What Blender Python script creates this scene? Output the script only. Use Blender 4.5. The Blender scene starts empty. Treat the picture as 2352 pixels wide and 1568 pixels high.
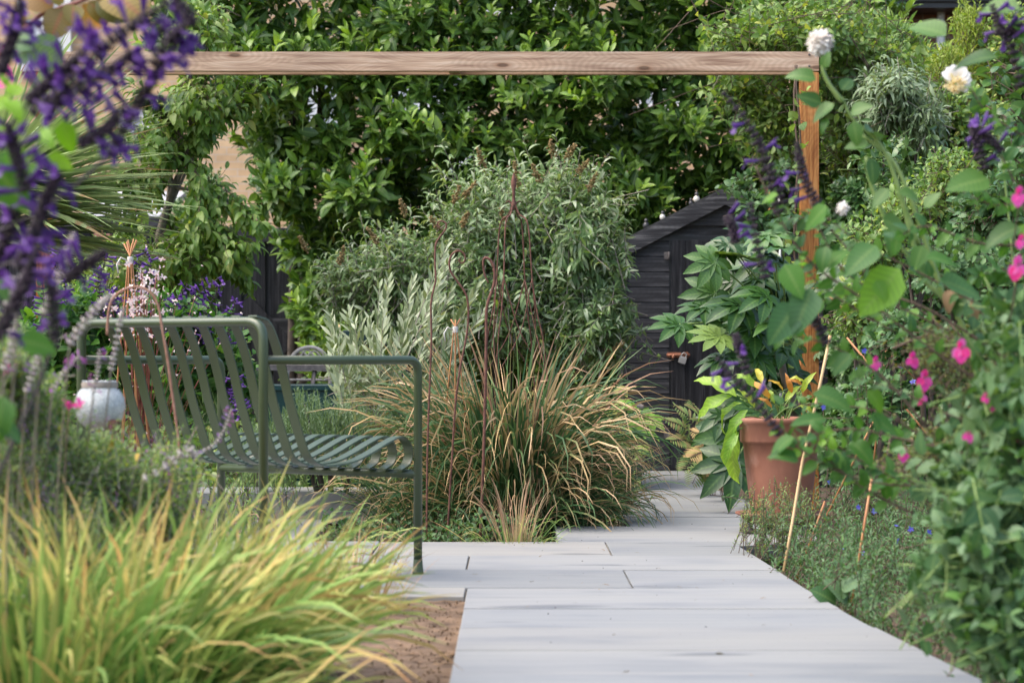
import bpy, math, random
import numpy as np
from mathutils import Vector, Matrix, Euler

# ------------------------------------------------------------------ camera, sky, sun, exposure
SC = bpy.context.scene
COL = SC.collection
F, H, CX, HY = 5600.0, 0.70, 1176.0, 820.0        # focal length in picture units, eye height, principal column, horizon row
cam_d = bpy.data.cameras.new('camera'); cam = bpy.data.objects.new('camera', cam_d); COL.objects.link(cam)
cam.location = (0, 0, H); cam.rotation_euler = (math.radians(90), 0, 0)
cam_d.sensor_width = 36; cam_d.lens = 36 * F / 2352; cam_d.shift_y = 36 / 2352
cam_d.clip_start = 0.1; cam_d.clip_end = 300
cam_d.dof.use_dof = True; cam_d.dof.focus_distance = 10.3; cam_d.dof.aperture_fstop = 5.0; cam_d.dof.aperture_blades = 9
SC.camera = cam
world = bpy.data.worlds.new('World'); SC.world = world; world.use_nodes = True
wn = world.node_tree; bg = wn.nodes['Background']
sky = wn.nodes.new('ShaderNodeTexSky'); sky.sky_type = 'NISHITA'; sky.sun_disc = False
SUN_EL, SUN_ROT = math.radians(58), math.radians(-104)
sky.sun_elevation = SUN_EL; sky.sun_rotation = SUN_ROT
sky.air_density = 1.0; sky.dust_density = 4.0; sky.ozone_density = 0.6
wn.links.new(sky.outputs[0], bg.inputs[0]); bg.inputs[1].default_value = 0.15
sun_d = bpy.data.lights.new('sun', 'SUN'); sun_d.energy = 1.15; sun_d.angle = math.radians(60); sun_d.color = (1.0, 0.95, 0.87)
sun = bpy.data.objects.new('sun', sun_d); COL.objects.link(sun)
sdir = Vector((math.sin(SUN_ROT) * math.cos(SUN_EL), math.cos(SUN_ROT) * math.cos(SUN_EL) * 1.0, math.sin(SUN_EL)))
sdir = Vector((sdir.x, sdir.y, sdir.z))
sun.rotation_euler = sdir.to_track_quat('Z', 'Y').to_euler(); sun.location = (0, 0, 20)
SC.view_settings.view_transform = 'Standard'; SC.view_settings.look = 'None'; SC.view_settings.exposure = 1.46
SC.view_settings.gamma = 1; SC.view_settings.use_curve_mapping = False
SC.render.engine = 'CYCLES'
SC.cycles.max_bounces = 8; SC.cycles.diffuse_bounces = 5; SC.cycles.glossy_bounces = 2; SC.cycles.transmission_bounces = 4
SC.cycles.transparent_max_bounces = 8; SC.cycles.use_denoising = True; SC.cycles.caustics_reflective = False; SC.cycles.caustics_refractive = False

rng = np.random.default_rng(11); random.seed(5)
PI = math.pi

def W(u, v, Y): return Vector(((u - CX) * Y / F, Y, H - (v - HY) * Y / F))
def G(v): return H * F / (v - HY)                  # distance of a ground row

# ------------------------------------------------------------------ materials
def new_mat(name):
    m = bpy.data.materials.new(name); m.use_nodes = True
    nt = m.node_tree; return m, nt, nt.nodes['Principled BSDF'], nt.nodes, nt.links
def ramp(nodes, cols, pos=None):
    r = nodes.new('ShaderNodeValToRGB'); e = r.color_ramp.elements
    pos = pos or [i / (len(cols) - 1) for i in range(len(cols))]
    while len(e) < len(cols): e.new(0.5)
    for i, c in enumerate(cols): e[i].position = pos[i]; e[i].color = (*c, 1)
    return r
def noise(nodes, links, scale, vec=None, detail=4, rough=.55, stretch=None, coord='Object'):
    tc = nodes.new('ShaderNodeTexCoord'); n = nodes.new('ShaderNodeTexNoise')
    n.inputs['Scale'].default_value = scale; n.inputs['Detail'].default_value = detail; n.inputs['Roughness'].default_value = rough
    mp = nodes.new('ShaderNodeMapping'); links.new(tc.outputs[coord], mp.inputs[0])
    if stretch: mp.inputs['Scale'].default_value = stretch
    links.new(mp.outputs[0], n.inputs['Vector']); return n
def bump(nodes, links, P, h, strength=.3, dist=.01):
    b = nodes.new('ShaderNodeBump'); b.inputs['Strength'].default_value = strength; b.inputs['Distance'].default_value = dist
    links.new(h, b.inputs['Height']); links.new(b.outputs[0], P.inputs['Normal']); return b
def mixc(nodes, links, fac, a, b, mode='MIX'):
    m = nodes.new('ShaderNodeMix'); m.data_type = 'RGBA'; m.blend_type = mode
    for s, v in ((0, fac), (6, a), (7, b)):
        if isinstance(v, (int, float)): m.inputs[s].default_value = v
        elif isinstance(v, tuple): m.inputs[s].default_value = (*v, 1)
        else: links.new(v, m.inputs[s])
    return m.outputs[2]

def leaf_mat(name, cols, pos=None, rough=.42, trans=.28, midrib=0.0, ribcol=None, spec=.5, sheen=0):
    isleaf = 'leaf' in name
    m, nt, P, N, L = new_mat(name)
    at = N.new('ShaderNodeAttribute'); at.attribute_name = 'tint'
    oi = N.new('ShaderNodeObjectInfo')
    ad = N.new('ShaderNodeMath'); ad.operation = 'ADD'; L.new(at.outputs['Fac'], ad.inputs[0]); L.new(oi.outputs['Random'], ad.inputs[1])
    fr = N.new('ShaderNodeMath'); fr.operation = 'FRACT'; L.new(ad.outputs[0], fr.inputs[0])
    r = ramp(N, cols, pos); L.new(fr.outputs[0], r.inputs[0]); c = r.outputs[0]
    # blotches over the blade
    nz = noise(N, L, 30 if not sheen else 60, detail=2)
    rr = ramp(N, [(.72, .72, .72), (1.2, 1.2, 1.15)]); L.new(nz.outputs[0], rr.inputs[0])
    c = mixc(N, L, 0.6, c, rr.outputs[0], 'MULTIPLY')
    if midrib:
        ac = N.new('ShaderNodeAttribute'); ac.attribute_name = 'across'
        mr = N.new('ShaderNodeMapRange'); L.new(ac.outputs['Fac'], mr.inputs[0])
        mr.inputs[1].default_value = 0.0; mr.inputs[2].default_value = 0.22; mr.inputs[3].default_value = midrib; mr.inputs[4].default_value = 0.0
        c = mixc(N, L, mr.outputs[0], c, ribcol or (.25, .36, .12))
        # side veins
        al = N.new('ShaderNodeAttribute'); al.attribute_name = 'along'
        k1 = N.new('ShaderNodeMath'); k1.operation = 'MULTIPLY'; L.new(al.outputs['Fac'], k1.inputs[0]); k1.inputs[1].default_value = 62
        k2 = N.new('ShaderNodeMath'); k2.operation = 'MULTIPLY_ADD'; L.new(ac.outputs['Fac'], k2.inputs[0]); k2.inputs[1].default_value = -9; L.new(k1.outputs[0], k2.inputs[2])
        k3 = N.new('ShaderNodeMath'); k3.operation = 'SINE'; L.new(k2.outputs[0], k3.inputs[0])
        rv = ramp(N, [(.93, .93, .93), (1, 1, 1), (1.35, 1.3, 1.2)], [0, .8, 1]); k4 = N.new('ShaderNodeMath'); k4.operation = 'MULTIPLY_ADD'; L.new(k3.outputs[0], k4.inputs[0]); k4.inputs[1].default_value = .5; k4.inputs[2].default_value = .5
        L.new(k4.outputs[0], rv.inputs[0]); c = mixc(N, L, .8, c, rv.outputs[0], 'MULTIPLY')
        # browned patches and bites on some leaves
        nb = noise(N, L, 14, detail=4, rough=.7); rb = ramp(N, [(0, 0, 0), (1, 1, 1)], [.70, .76]); L.new(nb.outputs[0], rb.inputs[0])
        c = mixc(N, L, rb.outputs[0], c, (.22, .13, .05))
    geo = N.new('ShaderNodeNewGeometry')
    back = mixc(N, L, 0.3 if isleaf else 0.0, c, (.16, .24, .11))
    c2 = mixc(N, L, geo.outputs['Backfacing'], c, back)
    L.new(c2, P.inputs['Base Color']); P.inputs['Roughness'].default_value = rough
    P.inputs['Specular IOR Level'].default_value = spec
    T = N.new('ShaderNodeBsdfTranslucent')
    tc_ = mixc(N, L, 1.0, c, (1.5, 1.5, .55) if isleaf else (1.1, 1.0, 1.1), 'MULTIPLY'); L.new(tc_, T.inputs[0])
    mx = N.new('ShaderNodeMixShader'); mx.inputs[0].default_value = trans
    L.new(P.outputs[0], mx.inputs[1]); L.new(T.outputs[0], mx.inputs[2])
    L.new(mx.outputs[0], nt.nodes['Material Output'].inputs[0])
    return m
def blade_mat(name, green, mid, tip, t0=.45, t1=.85, rough=.5, trans=.25):
    """Grass blade: the colour changes along its length (attribute 'along'), each blade browned to a different point."""
    m, nt, P, N, L = new_mat(name)
    at = N.new('ShaderNodeAttribute'); at.attribute_name = 'tint'; oi = N.new('ShaderNodeObjectInfo')
    ad = N.new('ShaderNodeMath'); ad.operation = 'ADD'; L.new(at.outputs['Fac'], ad.inputs[0]); L.new(oi.outputs['Random'], ad.inputs[1])
    fr = N.new('ShaderNodeMath'); fr.operation = 'FRACT'; L.new(ad.outputs[0], fr.inputs[0])
    al = N.new('ShaderNodeAttribute'); al.attribute_name = 'along'
    s = N.new('ShaderNodeMath'); s.operation = 'MULTIPLY_ADD'; L.new(fr.outputs[0], s.inputs[0]); s.inputs[1].default_value = 1.1; L.new(al.outputs['Fac'], s.inputs[2])
    nz = noise(N, L, 25, detail=2)
    s2 = N.new('ShaderNodeMath'); s2.operation = 'MULTIPLY_ADD'; L.new(nz.outputs[0], s2.inputs[0]); s2.inputs[1].default_value = .5; L.new(s.outputs[0], s2.inputs[2])
    mr = N.new('ShaderNodeMapRange'); L.new(s2.outputs[0], mr.inputs[0]); mr.inputs[1].default_value = t0; mr.inputs[2].default_value = t0 + 1.5
    r = ramp(N, [green[0], green[1], mid[0], mid[1], tip], [0, .3, t1 - .28, t1 - .05, 1]); L.new(mr.outputs[0], r.inputs[0])
    h = N.new('ShaderNodeMath'); h.operation = 'MULTIPLY'; L.new(fr.outputs[0], h.inputs[0]); h.inputs[1].default_value = 7.31
    h2 = N.new('ShaderNodeMath'); h2.operation = 'FRACT'; L.new(h.outputs[0], h2.inputs[0])
    br = ramp(N, [(.6, .6, .6), (1.25, 1.25, 1.25)]); L.new(h2.outputs[0], br.inputs[0])
    c = mixc(N, L, 1.0, r.outputs[0], br.outputs[0], 'MULTIPLY')
    L.new(c, P.inputs['Base Color']); P.inputs['Roughness'].default_value = rough; P.inputs['Specular IOR Level'].default_value = .35
    T = N.new('ShaderNodeBsdfTranslucent'); L.new(c, T.inputs[0])
    mx = N.new('ShaderNodeMixShader'); mx.inputs[0].default_value = trans
    L.new(P.outputs[0], mx.inputs[1]); L.new(T.outputs[0], mx.inputs[2]); L.new(mx.outputs[0], nt.nodes['Material Output'].inputs[0])
    return m
def plain_mat(name, c1, c2=None, scale=8, rough=.6, bmp=0, metal=0, stretch=None, spec=.5, detail=5, dist=.005):
    m, nt, P, N, L = new_mat(name)
    if c2 is None: c2 = tuple(min(1, x * 1.25) for x in c1)
    n = noise(N, L, scale, stretch=stretch, detail=detail); r = ramp(N, [c1, c2], [.32, .68]); L.new(n.outputs[0], r.inputs[0])
    L.new(r.outputs[0], P.inputs['Base Color']); P.inputs['Roughness'].default_value = rough; P.inputs['Metallic'].default_value = metal
    P.inputs['Specular IOR Level'].default_value = spec
    if bmp: bump(N, L, P, n.outputs[0], bmp, dist)
    return m
def timber_mat(name, base, dark, pale, axis=0, knots=True, fine=55, rough=.7):
    m, nt, P, N, L = new_mat(name)
    st = [1, 1, 1]; st[axis] = .06
    tc = N.new('ShaderNodeTexCoord'); mp = N.new('ShaderNodeMapping'); L.new(tc.outputs['Object'], mp.inputs[0]); mp.inputs['Scale'].default_value = st
    w = N.new('ShaderNodeTexNoise'); w.inputs['Scale'].default_value = fine; w.inputs['Detail'].default_value = 6; L.new(mp.outputs[0], w.inputs['Vector'])
    # growth rings pulled round scattered knots
    mp2 = N.new('ShaderNodeMapping'); L.new(tc.outputs['Object'], mp2.inputs[0]); s2 = [1.0, 1.0, 1.0]; s2[axis] = .32; mp2.inputs['Scale'].default_value = s2
    vo = N.new('ShaderNodeTexVoronoi'); vo.voronoi_dimensions = '2D'; vo.inputs['Scale'].default_value = 7.5; vo.inputs['Randomness'].default_value = 1
    sx = N.new('ShaderNodeSeparateXYZ'); L.new(mp2.outputs[0], sx.inputs[0]); cx_ = N.new('ShaderNodeCombineXYZ'); L.new(sx.outputs[0], cx_.inputs[0]); L.new(sx.outputs[2], cx_.inputs[1]); L.new(cx_.outputs[0], vo.inputs['Vector'])
    r1 = ramp(N, [dark, base, pale], [.34, .5, .66]); L.new(w.outputs[0], r1.inputs[0]); c = r1.outputs[0]
    wv = N.new('ShaderNodeMath'); wv.operation = 'SINE'
    ml = N.new('ShaderNodeMath'); ml.operation = 'MULTIPLY_ADD'; L.new(vo.outputs['Distance'], ml.inputs[0]); ml.inputs[1].default_value = 75; L.new(w.outputs[0], ml.inputs[2]); L.new(ml.outputs[0], wv.inputs[0])
    rg = ramp(N, [(.78, .76, .74), (1, 1, 1)], [.2, .8]); a = N.new('ShaderNodeMath'); a.operation = 'MULTIPLY_ADD'; L.new(wv.outputs[0], a.inputs[0]); a.inputs[1].default_value = .5; a.inputs[2].default_value = .5
    L.new(a.outputs[0], rg.inputs[0]); c = mixc(N, L, .55, c, rg.outputs[0], 'MULTIPLY')
    if knots:
        rk = ramp(N, [(.16, .10, .07), (.62, .5, .42), (1, 1, 1)], [0.05, .085, .14]); L.new(vo.outputs['Distance'], rk.inputs[0])
        c = mixc(N, L, .8, c, rk.outputs[0], 'MULTIPLY')
    lo = noise(N, L, 2.2, detail=3); rl = ramp(N, [(.78, .78, .8), (1.12, 1.1, 1.08)], [.3, .7]); L.new(lo.outputs[0], rl.inputs[0]); c = mixc(N, L, .8, c, rl.outputs[0], 'MULTIPLY')
    L.new(c, P.inputs['Base Color']); P.inputs['Roughness'].default_value = rough; P.inputs['Specular IOR Level'].default_value = .3
    bump(N, L, P, w.outputs[0], .4, .003)
    return m

def stone_mat():
    m, nt, P, N, L = new_mat('pale_sandstone')
    oi = N.new('ShaderNodeObjectInfo')
    base = ramp(N, [(.192, .199, .200), (.248, .250, .245), (.215, .224, .230), (.268, .258, .236)]); L.new(oi.outputs['Random'], base.inputs[0])
    tc = N.new('ShaderNodeTexCoord'); ad = N.new('ShaderNodeVectorMath'); ad.operation = 'ADD'; L.new(tc.outputs['Object'], ad.inputs[0])
    cb = N.new('ShaderNodeCombineXYZ'); mu = N.new('ShaderNodeMath'); mu.operation = 'MULTIPLY'; L.new(oi.outputs['Random'], mu.inputs[0]); mu.inputs[1].default_value = 37; L.new(mu.outputs[0], cb.inputs[0]); L.new(mu.outputs[0], cb.inputs[1]); L.new(cb.outputs[0], ad.inputs[1])
    def nz(scale, st, detail=4):
        mp = N.new('ShaderNodeMapping'); mp.inputs['Scale'].default_value = st; L.new(ad.outputs[0], mp.inputs[0])
        n = N.new('ShaderNodeTexNoise'); n.inputs['Scale'].default_value = scale; n.inputs['Detail'].default_value = detail; L.new(mp.outputs[0], n.inputs['Vector']); return n
    a = nz(3.0, (.55, 1.1, 1)); ra = ramp(N, [(.66, .70, .77), (.95, .955, .97), (1.04, 1.03, 1.0)], [.34, .46, .6]); L.new(a.outputs[0], ra.inputs[0])
    c = mixc(N, L, .55, base.outputs[0], ra.outputs[0], 'MULTIPLY')
    b = nz(11, (.16, 2.0, 1), 6); rb = ramp(N, [(.84, .85, .87), (1.03, 1.03, 1.02)], [.35, .55]); L.new(b.outputs[0], rb.inputs[0]); c = mixc(N, L, .5, c, rb.outputs[0], 'MULTIPLY')
    # sparse darker veins and stains
    d = nz(4.5, (.35, 1.6, 1), 3); rd = ramp(N, [(.5, .52, .56), (1, 1, 1)], [.285, .35]); L.new(d.outputs[0], rd.inputs[0]); c = mixc(N, L, .8, c, rd.outputs[0], 'MULTIPLY')
    s = nz(120, (1, 1, 1), 1); rs = ramp(N, [(.45, .40, .36), (1, 1, 1)], [.235, .27]); L.new(s.outputs[0], rs.inputs[0]); c = mixc(N, L, .7, c, rs.outputs[0], 'MULTIPLY')
    L.new(c, P.inputs['Base Color']); P.inputs['Roughness'].default_value = .62; P.inputs['Specular IOR Level'].default_value = .4
    bump(N, L, P, b.outputs[0], .25, .004)
    return m

def brick_mat(name, a, b, mortar, scale=1.0):
    m, nt, P, N, L = new_mat(name)
    tc = N.new('ShaderNodeTexCoord'); sp = N.new('ShaderNodeSeparateXYZ'); L.new(tc.outputs['Object'], sp.inputs[0])
    cb = N.new('ShaderNodeCombineXYZ'); L.new(sp.outputs[0], cb.inputs[0]); L.new(sp.outputs[2], cb.inputs[1])
    bt = N.new('ShaderNodeTexBrick'); L.new(cb.outputs[0], bt.inputs['Vector']); bt.inputs['Scale'].default_value = scale
    bt.inputs['Brick Width'].default_value = .225; bt.inputs['Row Height'].default_value = .075; bt.inputs['Mortar Size'].default_value = .006
    bt.inputs['Color1'].default_value = (*a, 1); bt.inputs['Color2'].default_value = (*b, 1); bt.inputs['Mortar'].default_value = (*mortar, 1)
    n = noise(N, L, 6); r = ramp(N, [(.7, .7, .7), (1.1, 1.1, 1.1)], [.3, .7]); L.new(n.outputs[0], r.inputs[0])
    L.new(mixc(N, L, .7, bt.outputs[0], r.outputs[0], 'MULTIPLY'), P.inputs['Base Color']); P.inputs['Roughness'].default_value = .85
    bump(N, L, P, bt.outputs['Fac'], -.5, .008); return m

M = {}
M['laurel'] = leaf_mat('laurel_leaf', [(.026, .068, .008), (.055, .135, .016), (.12, .23, .028), (.25, .38, .07)], [0, .4, .8, 1], rough=.42, trans=.25, midrib=.5)
M['newlaurel'] = leaf_mat('new_laurel_leaf', [(.12, .24, .03), (.20, .34, .05), (.28, .42, .08)], rough=.35, trans=.35, midrib=.5)
M['laurel_y'] = leaf_mat('yellowed_leaf', [(.5, .30, .04), (.45, .36, .08), (.30, .16, .06)], rough=.5)
M['cherry'] = leaf_mat('cherry_leaf', [(.08, .17, .025), (.15, .27, .045), (.27, .38, .10), (.30, .33, .09)], [0, .45, .9, 1], rough=.45, trans=.35, midrib=.3)
M['buddleia'] = leaf_mat('buddleia_leaf', [(.07, .14, .04), (.14, .24, .08), (.30, .39, .23), (.44, .50, .37), (.24, .37, .07)], [0, .4, .72, .86, 1], rough=.6, trans=.25, midrib=.3)
M['olive'] = leaf_mat('olive_leaf', [(.16, .21, .11), (.30, .36, .21), (.48, .52, .38)], [0, .5, 1], rough=.6, trans=.15)
M['rosemary'] = leaf_mat('rosemary_leaf', [(.05, .11, .05), (.11, .19, .09), (.20, .28, .16)], rough=.6, trans=.15)
M['fatsia'] = leaf_mat('fatsia_leaf', [(.018, .058, .011), (.034, .098, .018), (.060, .14, .024), (.15, .23, .05)], [0, .5, .9, 1], rough=.36, trans=.15, midrib=.35, ribcol=(.18, .30, .08))
M['hosta'] = leaf_mat('hosta_leaf', [(.16, .33, .03), (.28, .44, .05), (.38, .48, .06), (.55, .46, .05)], [0, .45, .85, 1], rough=.45, trans=.4, midrib=.25, ribcol=(.4, .5, .15))
M['hostay'] = leaf_mat('hosta_yellow_leaf', [(.62, .42, .05), (.6, .30, .05), (.5, .2, .04)], rough=.5, trans=.35)
M['salvia'] = leaf_mat('salvia_leaf', [(.025, .09, .025), (.07, .20, .018), (.04, .12, .05), (.15, .32, .02)], [0, .4, .75, 1], rough=.55, trans=.4, midrib=.3)
M['lime'] = leaf_mat('lime_leaf', [(.16, .38, .02), (.26, .48, .03)], rough=.5, trans=.45, midrib=.2)
M['sage'] = leaf_mat('grey_green_leaf', [(.035, .10, .035), (.07, .16, .055), (.13, .22, .11), (.08, .20, .03)], [0, .5, .85, 1], rough=.6, trans=.25, midrib=.25)
M['dahlia'] = leaf_mat('dahlia_leaf', [(.035, .10, .02), (.07, .17, .03), (.10, .20, .05)], rough=.5, trans=.35, midrib=.3)
M['climber'] = leaf_mat('climber_leaf', [(.08, .17, .04), (.15, .26, .06), (.26, .37, .10), (.40, .42, .08)], [0, .5, .92, 1], rough=.5, trans=.35, midrib=.2)
M['ivy'] = leaf_mat('ivy_leaf', [(.035, .10, .025), (.07, .17, .04), (.13, .24, .08), (.24, .35, .17)], [0, .5, .85, 1], rough=.38, trans=.15, midrib=.3)
M['pear'] = leaf_mat('dark_glossy_leaf', [(.03, .09, .025), (.05, .13, .035), (.10, .2, .06)], rough=.3, trans=.25, midrib=.3)
M['willow'] = leaf_mat('grey_willow_leaf', [(.12, .19, .09), (.20, .28, .15), (.32, .40, .28)], rough=.6, trans=.25)
M['cotinus'] = leaf_mat('smoke_bush_leaf', [(.20, .17, .03), (.30, .20, .05), (.06, .10, .03), (.34, .19, .08)], [0, .4, .75, 1], rough=.5, trans=.35, midrib=.6, ribcol=(.3, .1, .06))
M['perennial'] = leaf_mat('perennial_leaf', [(.08, .17, .045), (.18, .29, .09), (.32, .41, .16), (.42, .42, .08)], [0, .5, .9, 1], rough=.55, trans=.35)
M['brownbits'] = leaf_mat('dry_leaf', [(.16, .09, .04), (.30, .19, .10), (.10, .06, .03)], rough=.8, trans=.1)
M['thyme'] = leaf_mat('thyme_leaf', [(.06, .10, .03), (.14, .18, .07), (.22, .22, .10), (.12, .08, .04)], rough=.7, trans=.15)
M['hydrangea'] = leaf_mat('oakleaf_leaf', [(.17, .34, .05), (.26, .42, .08), (.28, .27, .07)], rough=.5, trans=.4, midrib=.4, ribcol=(.4, .42, .12))
M['fern'] = leaf_mat('fern_leaf', [(.09, .17, .04), (.16, .22, .06), (.20, .15, .06)], rough=.6, trans=.3)
M['sedum'] = leaf_mat('sedum_leaf', [(.22, .32, .03), (.30, .36, .05), (.16, .28, .04)], rough=.5)
M['yucca'] = blade_mat('yucca_blade', ((.16, .30, .07), (.36, .47, .17)), ((.32, .42, .17), (.42, .48, .22)), (.4, .25, .12), t0=.6, t1=1.0, rough=.4)
M['bigblade'] = blade_mat('brown_tipped_blade', ((.045, .115, .04), (.12, .21, .07)), ((.46, .32, .14), (.68, .47, .27)), (.52, .26, .11), t0=1.14, t1=.72, rough=.5)
M['foreblade'] = blade_mat('lime_gold_blade', ((.11, .25, .05), (.26, .40, .09)), ((.42, .47, .13), (.58, .45, .15)), (.50, .24, .10), t0=.8, t1=.85, rough=.5, trans=.35)
M['straw'] = blade_mat('straw_blade', ((.25, .26, .10), (.42, .34, .16)), ((.50, .36, .20), (.5, .34, .2)), (.35, .2, .12), t0=.3, t1=.8)
M['corolla'] = leaf_mat('purple_petal', [(.075, .028, .18), (.125, .05, .27), (.20, .095, .38)], rough=.5, trans=.45)
M['calyx'] = leaf_mat('dark_calyx', [(.022, .012, .022), (.040, .022, .042), (.035, .03, .028)], rough=.7, trans=.1)
M['greycalyx'] = leaf_mat('grey_calyx', [(.46, .42, .43), (.55, .52, .47), (.38, .30, .38)], rough=.8, trans=.2)
M['lilac'] = leaf_mat('lilac_petal', [(.36, .22, .50), (.30, .14, .40), (.45, .12, .35)], rough=.6, trans=.4)
M['pink'] = leaf_mat('pink_petal', [(.80, .03, .22), (.75, .06, .38), (.70, .14, .42)], rough=.5, trans=.4)
M['white'] = leaf_mat('white_petal', [(.88, .87, .78), (.92, .92, .88)], rough=.5, trans=.35)
M['cream'] = leaf_mat('cream_petal', [(.82, .70, .32), (.82, .76, .50)], rough=.5, trans=.35)
M['blue'] = leaf_mat('blue_petal', [(.10, .12, .62), (.16, .14, .6)], rough=.5, trans=.35)
M['seed'] = leaf_mat('brown_seedhead', [(.26, .17, .07), (.38, .26, .12), (.24, .22, .07)], rough=.9, trans=.1)
M['whitebud'] = leaf_mat('gaura_petal', [(.78, .74, .70), (.72, .5, .48)], rough=.5, trans=.35)
M['stem_brown'] = plain_mat('brown_stem', (.07, .045, .03), (.15, .10, .07), 30, .8)
M['stem_dark'] = plain_mat('dark_stem', (.018, .014, .02), (.05, .04, .045), 30, .7)
M['stem_green'] = plain_mat('green_stem', (.14, .24, .05), (.24, .33, .10), 25, .5)
M['stem_red'] = plain_mat('red_stem', (.16, .04, .03), (.22, .07, .05), 25, .5)
M['stem_grey'] = plain_mat('grey_stem', (.20, .17, .14), (.32, .28, .24), 25, .8)
M['bark'] = plain_mat('bark', (.035, .028, .02), (.09, .07, .055), 18, .9, .5)
M['trunk_grey'] = plain_mat('olive_bark', (.10, .085, .065), (.20, .17, .13), 22, .9, .5)
M['cane'] = plain_mat('bamboo_cane', (.42, .27, .12), (.55, .38, .19), 14, .5, stretch=(1, 1, .3))
M['cane_red'] = plain_mat('stained_cane', (.36, .14, .05), (.50, .24, .10), 20, .5, stretch=(1, 1, .4))
M['twine'] = plain_mat('twine', (.45, .42, .38), (.62, .6, .56), 60, .9)
M['rust'] = plain_mat('rusted_iron', (.075, .030, .020), (.19, .085, .06), 45, .75, .4, metal=.25)
M['rust2'] = plain_mat('light_rust', (.24, .11, .07), (.36, .2, .14), 45, .75, .4)
M['chair'] = plain_mat('olive_powder_coat', (.033, .056, .018), (.039, .063, .022), 14, .38, 0, spec=.75)
M['rubber'] = plain_mat('black_rubber', (.02, .02, .02), None, 6, .7)
M['stone'] = stone_mat()
M['mortar'] = plain_mat('buff_mortar', (.24, .20, .15), (.34, .29, .22), 30, .9)
M['soil'] = plain_mat('garden_soil', (.035, .024, .015), (.15, .10, .062), 9, .95, 1.0, dist=.03, detail=9)
M['dry_soil'] = plain_mat('dry_brown_soil', (.075, .045, .025), (.21, .135, .08), 16, .95, 1.0, dist=.02, detail=10)
M['beam'] = timber_mat('weathered_larch', (.54, .375, .26), (.32, .20, .135), (.66, .50, .37), 0)
M['post'] = timber_mat('orange_larch', (.52, .215, .065), (.30, .10, .028), (.62, .30, .10), 2, knots=False, fine=90)
M['blackwood'] = timber_mat('black_stained_board', (.044, .044, .049), (.018, .018, .021), (.10, .10, .11), 0, knots=False, rough=.5)
M['blackwoodv'] = timber_mat('black_stained_upright_board', (.022, .022, .026), (.008, .008, .010), (.05, .05, .056), 2, knots=False, rough=.5)
M['greywood'] = timber_mat('grey_worn_board', (.05, .051, .057), (.016, .016, .019), (.16, .16, .165), 0, knots=False, rough=.7)
M['felt'] = plain_mat('roofing_felt', (.03, .03, .032), (.08, .08, .08), 40, .95, .6)
M['terracotta'] = plain_mat('terracotta', (.20, .075, .042), (.31, .135, .085), 5, .75, .25, stretch=(1, 1, .8), detail=8, dist=.003)
def terracotta_bloom():
    m = M['terracotta']; nt = m.node_tree; N, L = nt.nodes, nt.links; P = N['Principled BSDF']; src = P.inputs['Base Color'].links[0].from_socket
    a = noise(N, L, 3.2, detail=7, rough=.65); ra = ramp(N, [(0, 0, 0), (1, 1, 1)], [.50, .68]); L.new(a.outputs[0], ra.inputs[0])
    c = mixc(N, L, ra.outputs[0], src, (.34, .21, .165)); b = noise(N, L, 5, detail=6, stretch=(1, 1, .35)); rb = ramp(N, [(.55, .5, .48), (1, 1, 1)], [.34, .5]); L.new(b.outputs[0], rb.inputs[0])
    L.new(mixc(N, L, .8, c, rb.outputs[0], 'MULTIPLY'), P.inputs['Base Color'])
terracotta_bloom()
M['potfoot'] = plain_mat('dark_stone', (.05, .048, .045), (.12, .11, .10), 30, .9, .5)
M['steel'] = plain_mat('dull_steel', (.35, .34, .33), (.5, .49, .47), 20, .45, metal=.5)
M['whitepaint'] = plain_mat('white_paint', (.72, .72, .70), (.8, .8, .78), 6, .5)
M['glasspane'] = plain_mat('window_pane', (.50, .54, .58), (.66, .68, .7), 2, .08, spec=.8)
M['buffbrick'] = brick_mat('buff_brick', (.60, .40, .22), (.68, .48, .28), (.58, .46, .34))
M['redbrick'] = brick_mat('brown_brick', (.20, .095, .06), (.13, .07, .05), (.24, .2, .16))
M['gutter'] = plain_mat('black_plastic', (.018, .018, .022), (.03, .03, .035), 5, .3)
M['slate'] = plain_mat('grey_roof', (.30, .31, .34), (.42, .42, .44), 8, .7)
M['metalwhite'] = plain_mat('worn_cream_iron', (.32, .28, .24), (.50, .46, .42), 40, .6, .3)
M['metaldark'] = plain_mat('worn_grey_iron', (.07, .06, .06), (.16, .14, .13), 40, .6, .3)
M['trough'] = plain_mat('green_plastic', (.004, .030, .030), (.006, .04, .04), 5, .35)
M['potblack'] = plain_mat('black_planter', (.03, .025, .03), (.045, .04, .045), 5, .5)
def glass_mat():
    m, nt, P, N, L = new_mat('crackled_glass')
    tc = N.new('ShaderNodeTexCoord'); v = N.new('ShaderNodeTexVoronoi'); v.feature = 'DISTANCE_TO_EDGE'; v.inputs['Scale'].default_value = 230; L.new(tc.outputs['Object'], v.inputs['Vector'])
    r = ramp(N, [(.62, .66, .66), (.30, .34, .35)], [0.0, .35])
    ra = ramp(N, [(.85, .85, .85), (.30, .30, .30)], [0.0, .4]); L.new(v.outputs['Distance'], ra.inputs[0]); L.new(ra.outputs[0], P.inputs['Alpha']); L.new(v.outputs['Distance'], r.inputs[0]); L.new(r.outputs[0], P.inputs['Base Color'])
    P.inputs['Roughness'].default_value = .18; P.inputs['Specular IOR Level'].default_value = .9
    bump(N, L, P, v.outputs['Distance'], .8, .004); return m
M['glass'] = glass_mat()

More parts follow.
